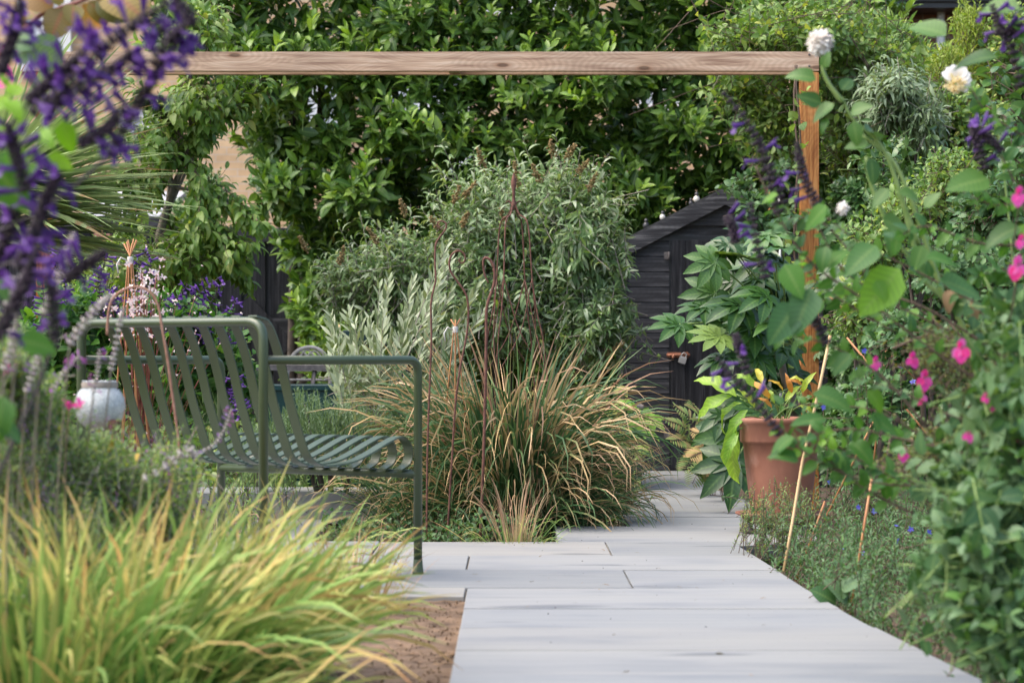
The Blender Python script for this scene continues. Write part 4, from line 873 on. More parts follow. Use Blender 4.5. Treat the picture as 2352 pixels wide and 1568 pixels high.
# bistro chair, table and trough behind
YT = 13.2; pm = YT / F
o = empty('bistro_chair', (W(695, 0, YT).x, YT, -.05), 'ornate cream iron bistro chair with interlaced arches, behind the armchair', 'chair'); off = np.array(tuple(o.location))
def wt(name, pts, r, mat, Y=YT): b = MB(); b.tube([np.array(tuple(p)) - off for p in bez(Wp(pts, Y), 5)], r, 6); return b.build(name, M[mat], o)
wt('back_frame', [(655, 960), (655, 900), (662, 850), (672, 818), (690, 802), (715, 797), (738, 806), (752, 828), (758, 870), (760, 960)], .012, 'metalwhite')
for (u0, u1, vt_) in ((668, 712, 806), (700, 742, 806), (684, 727, 803)): wt('arch', [(u0, 850), (u0 + 4, 822), ((u0 + u1) / 2, vt_), (u1 - 4, 822), (u1, 850)], .006, 'metalwhite')
wt('rail', [(658, 850), (756, 850)], .008, 'metalwhite'); wt('rail', [(656, 872), (758, 872)], .008, 'metalwhite')
for k, (uc, sg) in enumerate(((690, 1), (725, -1))): wt('scroll', [(uc + sg * (14 * (1 - t * .75)) * math.cos(t * 9), 893 + 14 * (1 - t * .75) * math.sin(t * 9)) for t in np.linspace(0, 1, 12)], .005, 'metalwhite')
for (p, q) in (((662, 885, YT - .4), (655, 1005, YT - .45)), ((752, 885, YT - .4), (762, 1005, YT - .45)), ((655, 960, YT), (652, 1000, YT + .05)), ((760, 960, YT), (764, 1000, YT + .05))): wt('leg', [p, ((p[0] + q[0]) / 2, (p[1] + q[1]) / 2, (p[2] + q[2]) / 2), q], .009, 'metaldark')
b = MB(); b.prism([(W(655, 0, YT).x - off[0], -.4), (W(760, 0, YT).x - off[0], -.4), (W(758, 0, YT).x - off[0], 0), (W(657, 0, YT).x - off[0], 0)], fz(887, YT) + .05, fz(883, YT) + .05, bev=.003); b.build('seat', M['metaldark'], o)
o = empty('iron_table', (W(735, 0, 12.7).x, 12.7, -.05), 'low dark grey iron table in front of the bistro chair', 'table'); off = np.array(tuple(o.location))
b = MB(); zt = fz(837, 12.7) + .05; b.box((-.32, -.12, zt - .03), (.26, .3, zt), bev=.004); b.build('tabletop', M['metaldark'], o)
for (x, y, dx) in ((-.28, -.1, .06), (.22, -.1, .06), (-.28, .28, -.04), (.22, .28, -.04), (-.02, -.1, -.08)): b = MB(); b.tube([(x, y, zt - .02), (x + dx, y, 0.)], .012, 6); b.build('leg', M['metaldark'], o)
b = MB(); b.tube([(-.3, -.1, zt - .16), (.24, -.1, zt - .16)], .008, 6); b.build('stretcher', M['metaldark'], o)
o = empty('plant_trough', (W(720, 0, 12.2).x, 12.2, 0), 'long dark green plastic trough behind the rosemary', 'trough'); zt = fz(882, 12.2)
b = MB(); b.box((-.24, -.1, .02), (.26, .12, zt - .03)); b.build('body', M['trough'], o); b = MB(); b.box((-.255, -.115, zt - .028), (.275, .135, zt), bev=.006); b.build('rim', M['trough'], o)
o = empty('black_planter', (W(870, 0, 13.6).x, 13.6, 0), 'square black planter with dark green lid edge behind the olive', 'planter'); zt = fz(783, 13.6)
b = MB(); b.box((-.17, -.15, -.05), (.17, .2, zt)); b.build('body', M['potblack'], o); b = MB(); b.box((-.19, -.17, zt + .002), (.19, .22, zt + .06), bev=.008); b.build('rim', M['trough'], o)
c = W(1290, 0, 12.0); o = empty('black_bin', (W(1420, 0, 13).x, 13.0, 0), 'dark container in the shade under the buddleia beside the shed', 'container'); b = MB(); b.box((-.16, -.1, -.05), (.12, .3, .42), bev=.02); b.build('body', M['potblack'], o); b = MB(); b.box((-.17, -.11, .422), (.13, .31, .45), bev=.008); b.build('lid', M['metaldark'], o)

# ================================================================== PLANTS, from the back forwards
def place(pl, key, mat, items, Y, part='leaf', petiole=None, nrm=(0, -.8, .7), dy=.03, n_ind=300, jit=.2):
    """Leaves given one by one: base and tip, with the leaf's own tilt in depth."""
    Ms = []; Ts = []; Ss = []
    for it in items:
        y_ = Y if len(it) < 5 else it[4]
        a = np.array(tuple(W(it[0], it[1], y_))); c = np.array(tuple(W(it[2], it[3], y_ + rng.normal(0, dy)))); d = c - a
        Ms.append(d); Ts.append(a); Ss.append(np.linalg.norm(d))
    D = np.array(Ms); N_ = np.array(nrm) + rng.normal(0, jit, (len(items), 3)); T_ = np.array(Ts)
    pl.leaves(key, mat, frames(D, N_), T_, np.array(Ss), part, n_ind)
def blades(pl, base, spread, n, L, key, mat, lean=(0, 0), up=1.0, outw=.55, part='blade', n_ind=300, z0=None):
    """Tuft of grass: blades from a small crown, arching outwards."""
    a = rng.random(n) * 2 * PI; r = np.sqrt(rng.random(n)) * spread; out = np.stack([np.cos(a), np.sin(a), np.zeros(n)], 1)
    T = np.array(base) + out * r[:, None]; tilt = outw * (.15 + .85 * rng.random(n) ** .8) * (.4 + .6 * r / spread)
    g = unit(out * tilt[:, None] + np.array([lean[0], lean[1], up]) + rng.normal(0, .08, (n, 3))); o2 = unit(out + np.array([lean[0], lean[1], 0]) * 1.5 + rng.normal(0, .25, (n, 3)) * [1, 1, 0])
    y = unit(o2 - (o2 * g).sum(1, keepdims=True) * g); x = np.cross(y, g); Mx = np.stack([x, y, g], -1)
    pl.leaves(key, mat, Mx, T, L * rng.uniform(.55, 1.1, n), part, n_ind)
def star(pl, P, D, mat, size, k=5, part='flower', n_ind=300, key='petal', open_=1.1):
    """Small open flowers of k petals round each point."""
    P = np.asarray(P); D = unit(np.asarray(D, float)); n = len(P); A = unit(np.cross(D, unit(rng.normal(size=(n, 3))))); B = np.cross(D, A)
    for j in range(k):
        a = 2 * PI * j / k + rng.normal(0, .15, n); rad = A * np.cos(a)[:, None] + B * np.sin(a)[:, None]
        pl.leaves(key, mat, frames(D * math.cos(open_) + rad * math.sin(open_), D), P, size * rng.uniform(.85, 1.1, n), part, n_ind)

# ---- laurel hedge
hd = Plant('laurel_hedge', 'tall glossy green laurel hedge running across behind the pergola', 'hedge', (0, 17, -.1))
E = []
for v, u0 in ((-60, 400), (70, 430), (190, 600), (310, 640), (430, 670), (540, 735), (640, 765), (740, 780), (820, 790)):
    u = u0
    while u < 1980: E.append(ell(u + random.uniform(-25, 25), v + random.uniform(-25, 25), 16.6 + random.uniform(-.25, .5), 105, 92, .5)); u += 128
P, D = blob(E, 3600, .5, .85, (1, .6, .5))
# thinner growth where the photo shows the house through it
u = CX + F * P[:, 0] / P[:, 1]; v = HY - F * (P[:, 2] - H) / P[:, 1]; keep = np.ones(len(P), bool)
for (hu, hv, hru, hrv) in ((720, 235, 38, 50), (930, 215, 45, 42), (985, 215, 25, 30), (1062, 370, 36, 28), (640, 15, 22, 16), (1500, 200, 26, 22), (880, 400, 42, 30), (1040, 430, 30, 26), (1320, 205, 20, 18), (880, 60, 16, 14), (1590, 330, 14, 16), (760, 330, 22, 30), (820, 210, 16, 22)): keep &= ((u - hu) / hru) ** 2 + ((v - hv) / hrv) ** 2 > .40
P, D = P[keep], D[keep]
nw = rng.random(len(P)) < .18; hd.shoots(P[nw] + D[nw] * .10 + [0, -.03, .04], D[nw] * [1, 1, .6] + [0, -.1, .8], .18, 8, 'laurel', 'newlaurel', .10, .95, 0, 'alt', 'stem_green', .003, updir=.5, face=.5, n_ind=120)
hd.shoots(P, D, .20, 9, 'laurel', 'laurel', .122, 1.1, .05, 'alt', 'stem_green', .003, updir=.7, face=.5)
Pi, Di = blob(E, 8000, .12, .3, inner=True); u = CX + F * Pi[:, 0] / Pi[:, 1]; v = HY - F * (Pi[:, 2] - H) / Pi[:, 1]; keep = np.ones(len(Pi), bool)
for (hu, hv, hru, hrv) in ((720, 235, 30, 42), (930, 215, 38, 34), (985, 215, 20, 24), (1062, 370, 30, 22), (640, 15, 18, 12), (1500, 200, 20, 16), (880, 400, 34, 22), (1040, 430, 22, 18)): keep &= ((u - hu) / hru) ** 2 + ((v - hv) / hrv) ** 2 > .75
rand_leaves(hd, Pi[keep], 'laurel', 'laurel', .13)
ys = P[rng.choice(len(P), 26, replace=False)]; hd.shoots(ys, rng.normal(size=(26, 3)), .05, 1, 'laurel', 'laurel_y', .10, .6, .4)
hd.trunk_mat = 'bark'
for (a, c, r) in (((705, 420), (735, 120), .035), ((770, 450), (800, 150), .03), ((905, 520), (895, 100), .028), ((1040, 460), (1060, 90), .022), ((1480, 420), (1500, 80), .03), ((680, 380), (640, 60), .03), ((1250, 400), (1270, 60), .03), ((980, 480), (960, 150), .02)):
    p, q = W(*a, 16.9), W(*c, 16.8); m = (p + q) / 2 + Vector((.05, 0, 0)); f = Vector((p.x - .05, 16.95, -.1)); hd.add_trunk(bez([f, p, m, q], 5), [r * 1.2 * (1 - .03 * i) for i in range(16)], 'bark', 7)
hd.finish()
# ---- dark conifer-like shrub between cherry and hedge, and dry climber by it
pl = Plant('dark_shrub', 'small dark bushy shrub in the gap under the hedge, in front of the buff wall', 'shrub', tuple(W(480, 0, 18).xy) + (-.1,))
P, D = blob([ell(478, 440, 18, 52, 55, .3), ell(440, 500, 18, 60, 50, .3), ell(500, 560, 18, 50, 60, .3)], 500, .5); pl.shoots(P, D, .12, 10, 'small', 'ivy', .045, .9, n_ind=0, twig='stem_brown'); pl.add_trunk([(pl.base[0], 18, -.1), (pl.base[0], 18, .9)], .03, 'bark'); pl.finish()
# ---- cherry tree
ch_ = Plant('cherry_tree', 'young tree with drooping light green leaves, left of the black gate', 'tree', tuple(W(345, 0, 13.3).xy) + (-.1,))
b0 = W(345, 0, 13.3); ch_.add_trunk(bez([(b0.x, 13.3, -.1), W(342, 700, 13.3), W(362, 560, 13.3), W(400, 430, 13.3), W(440, 340, 13.3)], 5), [.034 * (1 - .03 * i) for i in range(21)], 'trunk_grey')
tips = [(470, 300), (540, 190), (600, 215), (420, 200), (350, 330), (500, 620), (560, 560), (580, 510), (300, 470), (270, 560), (410, 600), (460, 520), (480, 100), (440, 30), (250, 420), (560, 640), (340, 230), (240, 330)]
brs = []
for (u, v) in tips:
    Yt = 13.3 + random.uniform(-.35, .35); t = W(u, v, Yt); st = W(*random.choice([(362, 560), (400, 430), (380, 500), (436, 350)]), 13.3); mid = (st + t) / 2 + Vector((0, 0, .05)); p = bez([st, mid, t], 6); ch_.add_stem(p, [.011 * (1 - .055 * i) for i in range(13)], 'stem_grey'); brs.append(p)
PP = []; DD = []
for p in brs:
    for i in range(4, 13, 1):
        for k in range(3): d = unit(p[i] - p[i - 1]) + rng.normal(0, .55, 3); PP.append(p[i] + unit(d) * rng.uniform(.05, .16)); DD.append(d + [0, 0, -.25])
ch_.shoots(PP, DD, .16, 7, 'cherry', 'cherry', .085, 1.0, .75, 'alt', 'stem_brown', .0025, updir=.8)
P, D = blob([ell(470, 235, 13.3, 100, 75), ell(370, 330, 13.3, 75, 90), ell(420, 590, 13.2, 130, 80), ell(320, 620, 13.4, 110, 90), ell(540, 570, 13.2, 55, 70), ell(480, 60, 13.6, 60, 70), ell(380, 690, 13.3, 120, 60)], 330, .7, .7, (1, 0, .5))
ch_.shoots(P, D, .2, 7, 'cherry', 'cherry', .085, 1.0, .8, 'alt', 'stem_brown', .0025, updir=.8, n_ind=0)
ch_.finish()
# ---- mixed leafy shrub low behind the wigwam
pl = Plant('leafy_shrub', 'dense mid green shrub with brown seedpods behind the cane wigwam', 'shrub', tuple(W(380, 0, 13.9).xy) + (-.1,))
P, D = blob([ell(380, 660, 13.9, 120, 90), ell(280, 600, 14, 90, 70), ell(250, 720, 13.9, 120, 110)], 800, .5); pl.shoots(P, D, .12, 9, 'small', 'climber', .05, .95, .2, n_ind=0, twig='stem_brown')
P, D = blob([ell(420, 640, 13.8, 60, 40)], 60, .4); pl.shoots(P, D, .06, 5, 'small', 'brownbits', .03, .9, .2, n_ind=0); pl.finish()
# ---- spiky palm lily at the left edge
yc = Plant('palm_lily', 'spiky palm lily with long narrow striped leaves at the left edge', 'palm', tuple(W(-60, 0, 12).xy) + (-.1,))
def yhead(u, v, Y, n, L, lo=-1, nind=300):
    c = np.array(tuple(W(u, v, Y))); d = unit(rng.normal(size=(n, 3)) * [1, .8, 1]); d[:, 2] = np.abs(d[:, 2]) * .8 - .22; d = unit(d); k = rng.random(n) < .75; d[k, 0] = np.abs(d[k, 0]) + .35; d = unit(d)
    y = unit(np.cross(d, rng.normal(0, .3, (n, 3)) + np.cross([0, 0, 1.], d))); y[y[:, 2] > 0] *= -1; y = unit(y - (y * d).sum(1, keepdims=True) * d)
    yc.leaves('bladeY', 'yucca', np.stack([np.cross(y, d), y, d], -1), c + d * .03, L * rng.uniform(.7, 1.1, n), 'blade', nind)
TP['bladeY'] = [t_blade(b, .042, 6, 0, .8) for b in (.05, .25, .5)]
yhead(-50, 455, 12, 250, 1.0); yhead(-60, 540, 12.2, 110, .95, nind=0); yhead(-20, 330, 12.3, 50, .5, nind=0)
c = W(-55, 500, 12); yc.add_trunk([(c.x, 12, -.1), (c.x + .02, 12, .6), (c.x, 12, c.z)], [.06, .05, .045], 'bark'); yc.finish()
# ---- buddleia
bd = Plant('buddleia_bush', 'large grey green buddleia with brown seed heads, left of the shed', 'bush', tuple(W(1180, 0, 13.7).xy) + (-.1,))
EB = [ell(1170, 545, 13.7, 180, 110, .5), ell(1320, 590, 13.6, 125, 150, .5), ell(960, 620, 13.7, 150, 85, .45), ell(1110, 465, 13.8, 80, 55, .4), ell(1270, 440, 13.8, 110, 60, .4), ell(1385, 720, 13.5, 58, 98, .35), ell(850, 650, 13.8, 110, 60, .4), ell(1150, 690, 13.6, 215, 110, .5), ell(1340, 745, 13.5, 110, 80, .4), ell(960, 700, 13.7, 150, 90, .4), ell(780, 640, 13.9, 50, 40, .3), ell(1360, 500, 13.6, 50, 60, .3)]
P, D = blob(EB, 1250, .5, .8, (.8, .9, .8)); P = P + D * rng.uniform(0, .22, (len(P), 1)) * (rng.random((len(P), 1)) < .4); bd.shoots(P, D, .24, 14, 'budd', 'buddleia', .082, 1.1, .4, 'opp', 'stem_grey', .0028, updir=.6)
P2, D2 = blob(EB[:1] + EB[2:5] + EB[6:7] + EB[11:], 130, .1, .5, (.5, 1.2, .5)); P2 = P2 + D2 * rng.uniform(.08, .30, (len(P2), 1)); bd.shoots(P2, D2, .3, 15, 'budd', 'buddleia', .08, 1.0, .45, 'opp', 'stem_grey', .0028, updir=.6, n_ind=100)
P, D = blob(EB, 1700, .25, .3, inner=True); rand_leaves(bd, P, 'lance', 'buddleia', .10)
P, D = blob(EB[1:2] + EB[5:6] + EB[8:9], 180, .2, .9, (1, 0, .2)); D[:, 2] -= .7; bd.shoots(P, D, .22, 9, 'budd', 'buddleia', .11, .9, .8, 'opp', 'stem_grey', n_ind=60)
for (u, v, u2, v2) in ((1098, 345, 1113, 385), (1182, 375, 1190, 430), (1265, 325, 1272, 360), (1320, 335, 1300, 365), (1092, 420, 1062, 455), (1055, 430, 1040, 470), (1350, 370, 1325, 400), (990, 500, 1010, 530), (690, 545, 706, 578), (845, 525, 870, 560), (1225, 380, 1240, 420), (790, 570, 780, 610), (1150, 480, 1165, 520), (920, 460, 930, 500), (1430, 790, 1385, 812), (1370, 605, 1340, 618), (1370, 400, 1350, 440), (1075, 490, 1060, 520)):
    a, c = np.array(tuple(W(u2, v2, 13.25))), np.array(tuple(W(u, v, 13.2))); t = rng.random(70)[:, None]; d = c - a; Pn = a + d * t + rng.normal(0, .008, (70, 3)) * (1.3 - t)
    m = MB(); 
    for k in (0,): m.stamp(TP['bud'][0], frames(unit(d + rng.normal(0, .05, (70, 3))), rng.normal(size=(70, 3))) * .018, Pn - a, rng.random(70))
    m.tube([(0, 0, 0), tuple(d)], .003, 4); o = m.build('seed_head', [M['seed']], bd.o, tuple(a - bd.base))
bc = bd.base
for (u, v) in ((1170, 520), (1320, 600), (980, 640), (1080, 470), (1290, 470), (1380, 760), (860, 680)):
    t = W(u, v, 13.7); bd.add_trunk(bez([(bc[0] + random.uniform(-.1, .1), 13.7, -.1), ((bc[0] + t.x) / 2, 13.7, t.z * .5), t], 6), [.022 * (1 - .05 * i) for i in range(13)], 'bark', 6)
bd.finish()
TP['climb'] = [t_leaf(.5, 3, .3, .7, .85), t_leaf(.45, 3, .45, 1.1, .85)]
# ---- climber mass over the right of the pergola
cl = Plant('climbing_vine', 'tangled climbing vine with small leaves sprawling over the right end of the pergola beam', 'climber', tuple(W(1845, 0, 13.1).xy) + (-.1,))
EC = [ell(1760, 85, 13.3, 130, 40, .35), ell(1880, 90, 13.3, 120, 60, .4), ell(2000, 170, 13.5, 120, 90, .4), ell(1650, 95, 13.4, 60, 22, .3), ell(1840, 30, 13.6, 150, 45, .4), ell(1960, 90, 13.8, 110, 50, .4), ell(1790, 240, 13.5, 60, 80, .3), ell(1930, 250, 13.4, 60, 110, .3), ell(1700, 200, 13.6, 80, 40, .2), ell(2080, 230, 14, 90, 80, .3), ell(1760, 330, 13.6, 60, 60, .2)]
P, D = blob(EC, 1000, .7, .7, (1, .3, .8)); P = P + D * rng.uniform(0, .14, (len(P), 1)) * (rng.random((len(P), 1)) < .4); cl.shoots(P, D, .22, 9, 'climb', 'climber', .062, 1.1, .15, 'opp', 'stem_brown', .002)
for k in range(60):
    a = P[rng.integers(len(P))]; cl.add_stem(bez([a, a + rng.normal(0, .15, 3), a + rng.normal(0, .25, 3) + [0, -.05, -.05]], 5), .0022, 'stem_brown', 3)
for (dx, ph) in ((-.03, 0), (-.015, 1.5)):
    pts = [np.array(tuple(W(1836 + 6 * math.sin(v * .02 + ph), v, 12.74))) + [dx * .5, 0, 0] for v in range(1110, 120, -60)]; cl.add_stem(pts, .006, 'stem_brown', 5)
PP = []; 
for v in range(1080, 180, -30): PP.append(tuple(W(1832 + random.uniform(-22, 22), v, 12.66)))
cl.shoots(PP, rng.normal(size=(len(PP), 3)) + [-.3, -.5, 0], .07, 3, 'round', 'climber', .06, .9, .5, twig='stem_brown')
cl.finish()
# ---- shrubs at the right, behind
def bush(name, lab, cat, ells, n, L, nl, key, mat, size, ang=1., droop=.1, arr='alt', twig='stem_brown', dirs=(1, .4, .4), n_ind=0, inner=0, group=None, shell=.45, ikey=None, updir=.6, trunk=True, tr=.0022):
    e0 = ells[0]; pl = Plant(name, lab, cat, (e0[0], e0[1], -.1), group); P, D = blob(ells, n, shell, .75, dirs); pl.shoots(P, D, L, nl, key, mat, size, ang, droop, arr, twig, tr, n_ind=n_ind, updir=updir)
    if inner: P, D = blob(ells, inner, .15, .3, inner=True); rand_leaves(pl, P, ikey or key, mat, size * 1.15)
    if trunk:
        for e in ells[:4]: pl.add_trunk(bez([(e0[0] + random.uniform(-.03, .03), e0[1], -.1), ((e0[0] + e[0]) / 2, e0[1], max(.05, e[2] * .5)), (e[0], e[1], max(.1, e[2]))], 4), [.018, .016, .015, .014, .012, .011, .01, .009, .007], 'bark', 6)
    return pl
bush('upright_shrub', 'tall shrub with upright pale green shoots below the black gutter', 'shrub', [ell(2000, 120, 15, 110, 70), ell(2120, 185, 15, 120, 85), ell(1920, 60, 15.2, 70, 50), ell(2030, 80, 15, 70, 30)], 420, .24, 12, 'lance', 'climber', .10, .8, -.1, dirs=(.5, 1.2, .3), inner=900, n_ind=120).finish()
bush('feathery_shrub', 'shrub with fine upright yellow green tips, right of the upright shoots', 'shrub', [ell(2215, 60, 14.4, 35, 60), ell(2240, 170, 14.4, 80, 80), ell(2160, 140, 14.2, 50, 35)], 330, .2, 14, 'thin', 'sedum', .05, .7, -.1, dirs=(.4, 1.1, .3), inner=700).finish()
bush('willowy_shrub', 'grey green shrub with drooping silvery leaves right of the pergola post', 'shrub', [ell(2040, 215, 13.0, 90, 75), ell(2110, 280, 13.0, 60, 50), ell(2000, 260, 13.1, 50, 60)], 260, .22, 12, 'budd', 'willow', .085, 1., .6, 'opp', 'stem_grey', dirs=(1, .3, .3), inner=400, n_ind=120).finish()
bush('tangled_shrub', 'twiggy yellow green shrub with brown stems behind the cream dahlia', 'shrub', [ell(2180, 290, 13.6, 110, 110), ell(2080, 360, 13.6, 110, 70), ell(2290, 330, 13.6, 90, 120), ell(1950, 330, 13.8, 70, 80), ell(2310, 120, 14.2, 80, 120)], 800, .22, 8, 'climb', 'climber', .058, 1.1, .1, inner=900, tr=.003).finish()
bush('ivy_mass', 'dark glossy ivy covered bush filling the border right of the orange post', 'bush', [ell(2020, 470, 13.0, 130, 90, .4), ell(2180, 500, 13.0, 130, 110, .4), ell(2320, 540, 13.0, 100, 150, .4), ell(1950, 620, 12.9, 90, 120, .4), ell(2100, 660, 12.8, 130, 110, .4), ell(2260, 720, 12.8, 120, 120, .4), ell(1990, 800, 12.8, 110, 100, .4), ell(2150, 880, 12.6, 130, 100, .4), ell(1950, 950, 12.6, 110, 80, .4), ell(2120, 1000, 12.3, 140, 70, .4), ell(2300, 900, 12.6, 100, 130, .4), ell(2000, 1040, 12, 150, 50, .4)], 1700, .18, 8, 'lobed', 'ivy', .06, 1.2, .2, inner=4200, ikey='small', n_ind=150).finish()
bush('mahonia_shrub', 'mahonia shrub with spiny leaflets in rows, below the cream dahlia', 'shrub', [ell(2030, 360, 12.2, 80, 60), ell(2080, 430, 12.2, 80, 60), ell(2150, 380, 12.3, 60, 50)], 60, .3, 15, 'laurel', 'fatsia', .065, 1.3, .1, 'opp', 'stem_green', n_ind=150).finish()
bush('variegated_shrub', 'low shrub with pale pointed leaves in the middle of the right border', 'shrub', [ell(2140, 590, 11.8, 90, 50), ell(2240, 620, 11.8, 90, 60), ell(2080, 560, 11.9, 60, 40)], 260, .14, 7, 'ovate', 'sage', .055, 1.1, .1, inner=200, n_ind=150).finish()
bush('apple_shoots', 'thin shoots with soft grey green leaves rising between shed roof and post', 'shrub', [ell(1740, 470, 12.9, 55, 45, .2), ell(1790, 520, 12.9, 50, 60, .2), ell(1720, 560, 12.9, 45, 40, .2), ell(1800, 390, 13.0, 40, 50, .2), ell(1690, 420, 13, 40, 30, .2)], 95, .2, 7, 'ovate', 'sage', .06, 1.0, .2, n_ind=200).finish()
bush('mixed_border_shrub', 'leafy green shrub filling the border between the dahlia stems and the ivy', 'shrub', [ell(2270, 470, 9.2, 100, 100, .3), ell(2310, 660, 9.0, 90, 120, .3), ell(2170, 620, 9.2, 80, 80, .3), ell(2060, 760, 9.2, 80, 80, .3), ell(2200, 800, 9.0, 110, 90, .3), ell(2340, 330, 9.3, 50, 70, .2), ell(2010, 900, 9.1, 80, 60, .25)], 560, .16, 9, 'ovate', 'sage', .042, 1.1, .2, 'opp', 'stem_brown', n_ind=250, inner=900, ikey='climb').finish()
bush('light_border_shrub', 'lighter green small leaved shrub behind the pale green dahlia stems', 'shrub', [ell(2000, 560, 10.2, 80, 90, .3), ell(2090, 480, 10.2, 90, 80, .3), ell(1960, 700, 10.0, 50, 80, .25), ell(2180, 400, 10.2, 80, 70, .3)], 330, .16, 9, 'climb', 'climber', .042, 1.1, .15, 'opp', 'stem_brown', n_ind=150, inner=400).finish()
# ---- pear-like tree close right
pt = Plant('glossy_tree', 'small tree with dark rounded leaves at the top right edge', 'tree', tuple(W(2420, 0, 8.2).xy) + (-.1,))
pt.add_trunk(bez([(pt.base[0], 8.2, -.1), W(2425, 700, 8.2), W(2400, 300, 8.2)], 6), .02, 'bark')
for (u, v) in ((2240, 120), (2290, 170), (2260, 240), (2320, 250), (2300, 340), (2340, 90), (2330, 380), (2345, 200)):
    t = W(u, v, 8.2 + random.uniform(-.2, .2)); s_ = W(2405, v + 120, 8.2); p = bez([s_, (s_ + t) / 2 + Vector((0, 0, .02)), t], 5); pt.add_stem(p, [.006 * (1 - .06 * i) for i in range(11)], 'stem_brown')
    PQ = [p[i] + rng.normal(0, .02, 3) for i in range(3, 11)]; pt.shoots(PQ, [unit(p[-1] - p[0]) + rng.normal(0, .5, 3) for _ in PQ], .07, 3, 'round', 'pear', .068, 1., .55, twig='stem_brown')
pt.finish()
# ---- fatsia
fa = Plant('fatsia_shrub', 'fatsia shrub with large glossy hand-shaped leaves in front of the shed', 'shrub', tuple(W(1800, 0, 11.3).xy) + (-.1,))
fl = []
for (u, v, s) in ((1560, 745, .2), (1620, 705, .2), (1640, 670, .22), (1690, 640, .24), (1640, 600, .2), (1700, 590, .22), (1745, 600, .22), (1700, 700, .24), (1760, 680, .22), (1730, 750, .22), (1650, 770, .2), (1790, 640, .22), (1720, 530, .18), (1760, 540, .2), (1800, 570, .2), (1660, 820, .2), (1740, 820, .2), (1790, 740, .22), (1800, 800, .2), (1670, 560, .18), (1700, 1000, .28), (1690, 1060, .30), (1655, 985, .22), (1745, 940, .24), (1715, 920, .22), (1660, 950, .18), (1930, 600, .22), (1920, 640, .2), (1965, 620, .2), (1780, 590, .2), (1610, 740, .18), (1680, 740, .2), (1800, 500, .17), (1740, 640, .2), (1830, 690, .2)): fl.append((u, v, s))
Ms = []; Ts = []; Ss = []; ctr = np.array(tuple(W(1810, 800, 11.3)))
for (u, v, s) in fl:
    p = np.array(tuple(W(u, v, 11.15 + random.uniform(-.25, .25)))); low = v > 880; hub = np.array(tuple(W(1800, 900 if low else 790, 11.35)))
    out = unit(p - hub); y = unit(out * [1, .6, .3] + [-.1, -.2, -.5 if not low else -.9] + rng.normal(0, .2, 3)); nr = np.array([0, -.55, .8]) + rng.normal(0, .2, 3); Ms.append(y); Ts.append(p); Ss.append(s * .78)
    q = hub + (p - hub) * .5 + [0, 0, .05]; fa.add_stem(bez([hub + rng.normal(0, .03, 3), q, p], 5), .0042, 'stem_green', 5)
fa.leaves('palm', 'fatsia', frames(np.array(Ms), np.tile([-.1, -.8, .7], (len(Ms), 1)) + rng.normal(0, .25, (len(Ms), 3))), np.array(Ts), np.array(Ss), 'leaf', 300)
P, D = blob([ell(1740, 700, 11.6, 90, 130, .25), ell(1760, 900, 11.5, 70, 110, .25)], 70, .6); y = unit(D * [1, 1, .2] + [0, -.3, -.5]); fa.leaves('palm', 'fatsia', frames(y, np.tile([0, -.4, .9], (len(y), 1)) + rng.normal(0, .3, (len(y), 3))), P, .12 * rng.uniform(.8, 1.2, len(y)), 'leaf', 0)
fa.add_trunk(bez([(fa.base[0] + .1, 11.35, -.1), W(1830, 960, 11.35), W(1800, 860, 11.35), W(1790, 780, 11.35)], 5), [.022] * 10 + [.018] * 6, 'trunk_grey'); fa.finish()
# ---- ferns by the shed
TP['pinna'] = [t_leaf(.18, 3, .2, .3, 1.2)]
def fern(lab, u, v, Y, fronds, mat='fern', L=.38):
    c = W(u, 0, Y); pl = Plant('fern', lab, 'fern', (c.x, Y, -.1)); 
    for (du, dv) in fronds:
        a = np.array((c.x, Y, -.06)); t = np.array(tuple(W(du, dv, Y - random.uniform(0, .25)))); m = (a + t) / 2 + [0, 0, .14]; p = bez([a, m, t], 10); pl.add_stem(p, .0018, 'stem_brown', 3)
        Ms = []; Ts = []; Ss = []
        for i in range(4, 21):
            for sg in (-1, 1):
                T_ = unit(p[min(i + 1, 20)] - p[i - 1]); sd = unit(np.cross(T_, [0, -.5, 1])) * sg; Ms.append(sd + T_ * .5 + [0, 0, -.15]); Ts.append(p[i]); Ss.append(.075 * math.sin(PI * (i - 2) / 19.5) + .012)
        pl.leaves('pinna', mat, frames(np.array(Ms), np.tile([0, -.6, 1], (len(Ms), 1))), np.array(Ts), np.array(Ss), 'leaf', 0)
    pl.finish()
fern('bronze green fern arching over the path beside the shed door', 1640, 1100, 12.4, [(1525, 960), (1550, 930), (1590, 925), (1540, 1010), (1570, 1080), (1610, 960), (1650, 940), (1590, 1110), (1680, 960)])
fern('smaller brown tinged fern low between the first fern and the pot', 1668, 1100, 11.9, [(1600, 1040), (1590, 990), (1640, 980), (1620, 1085), (1690, 1000), (1585, 1050)], 'seed')
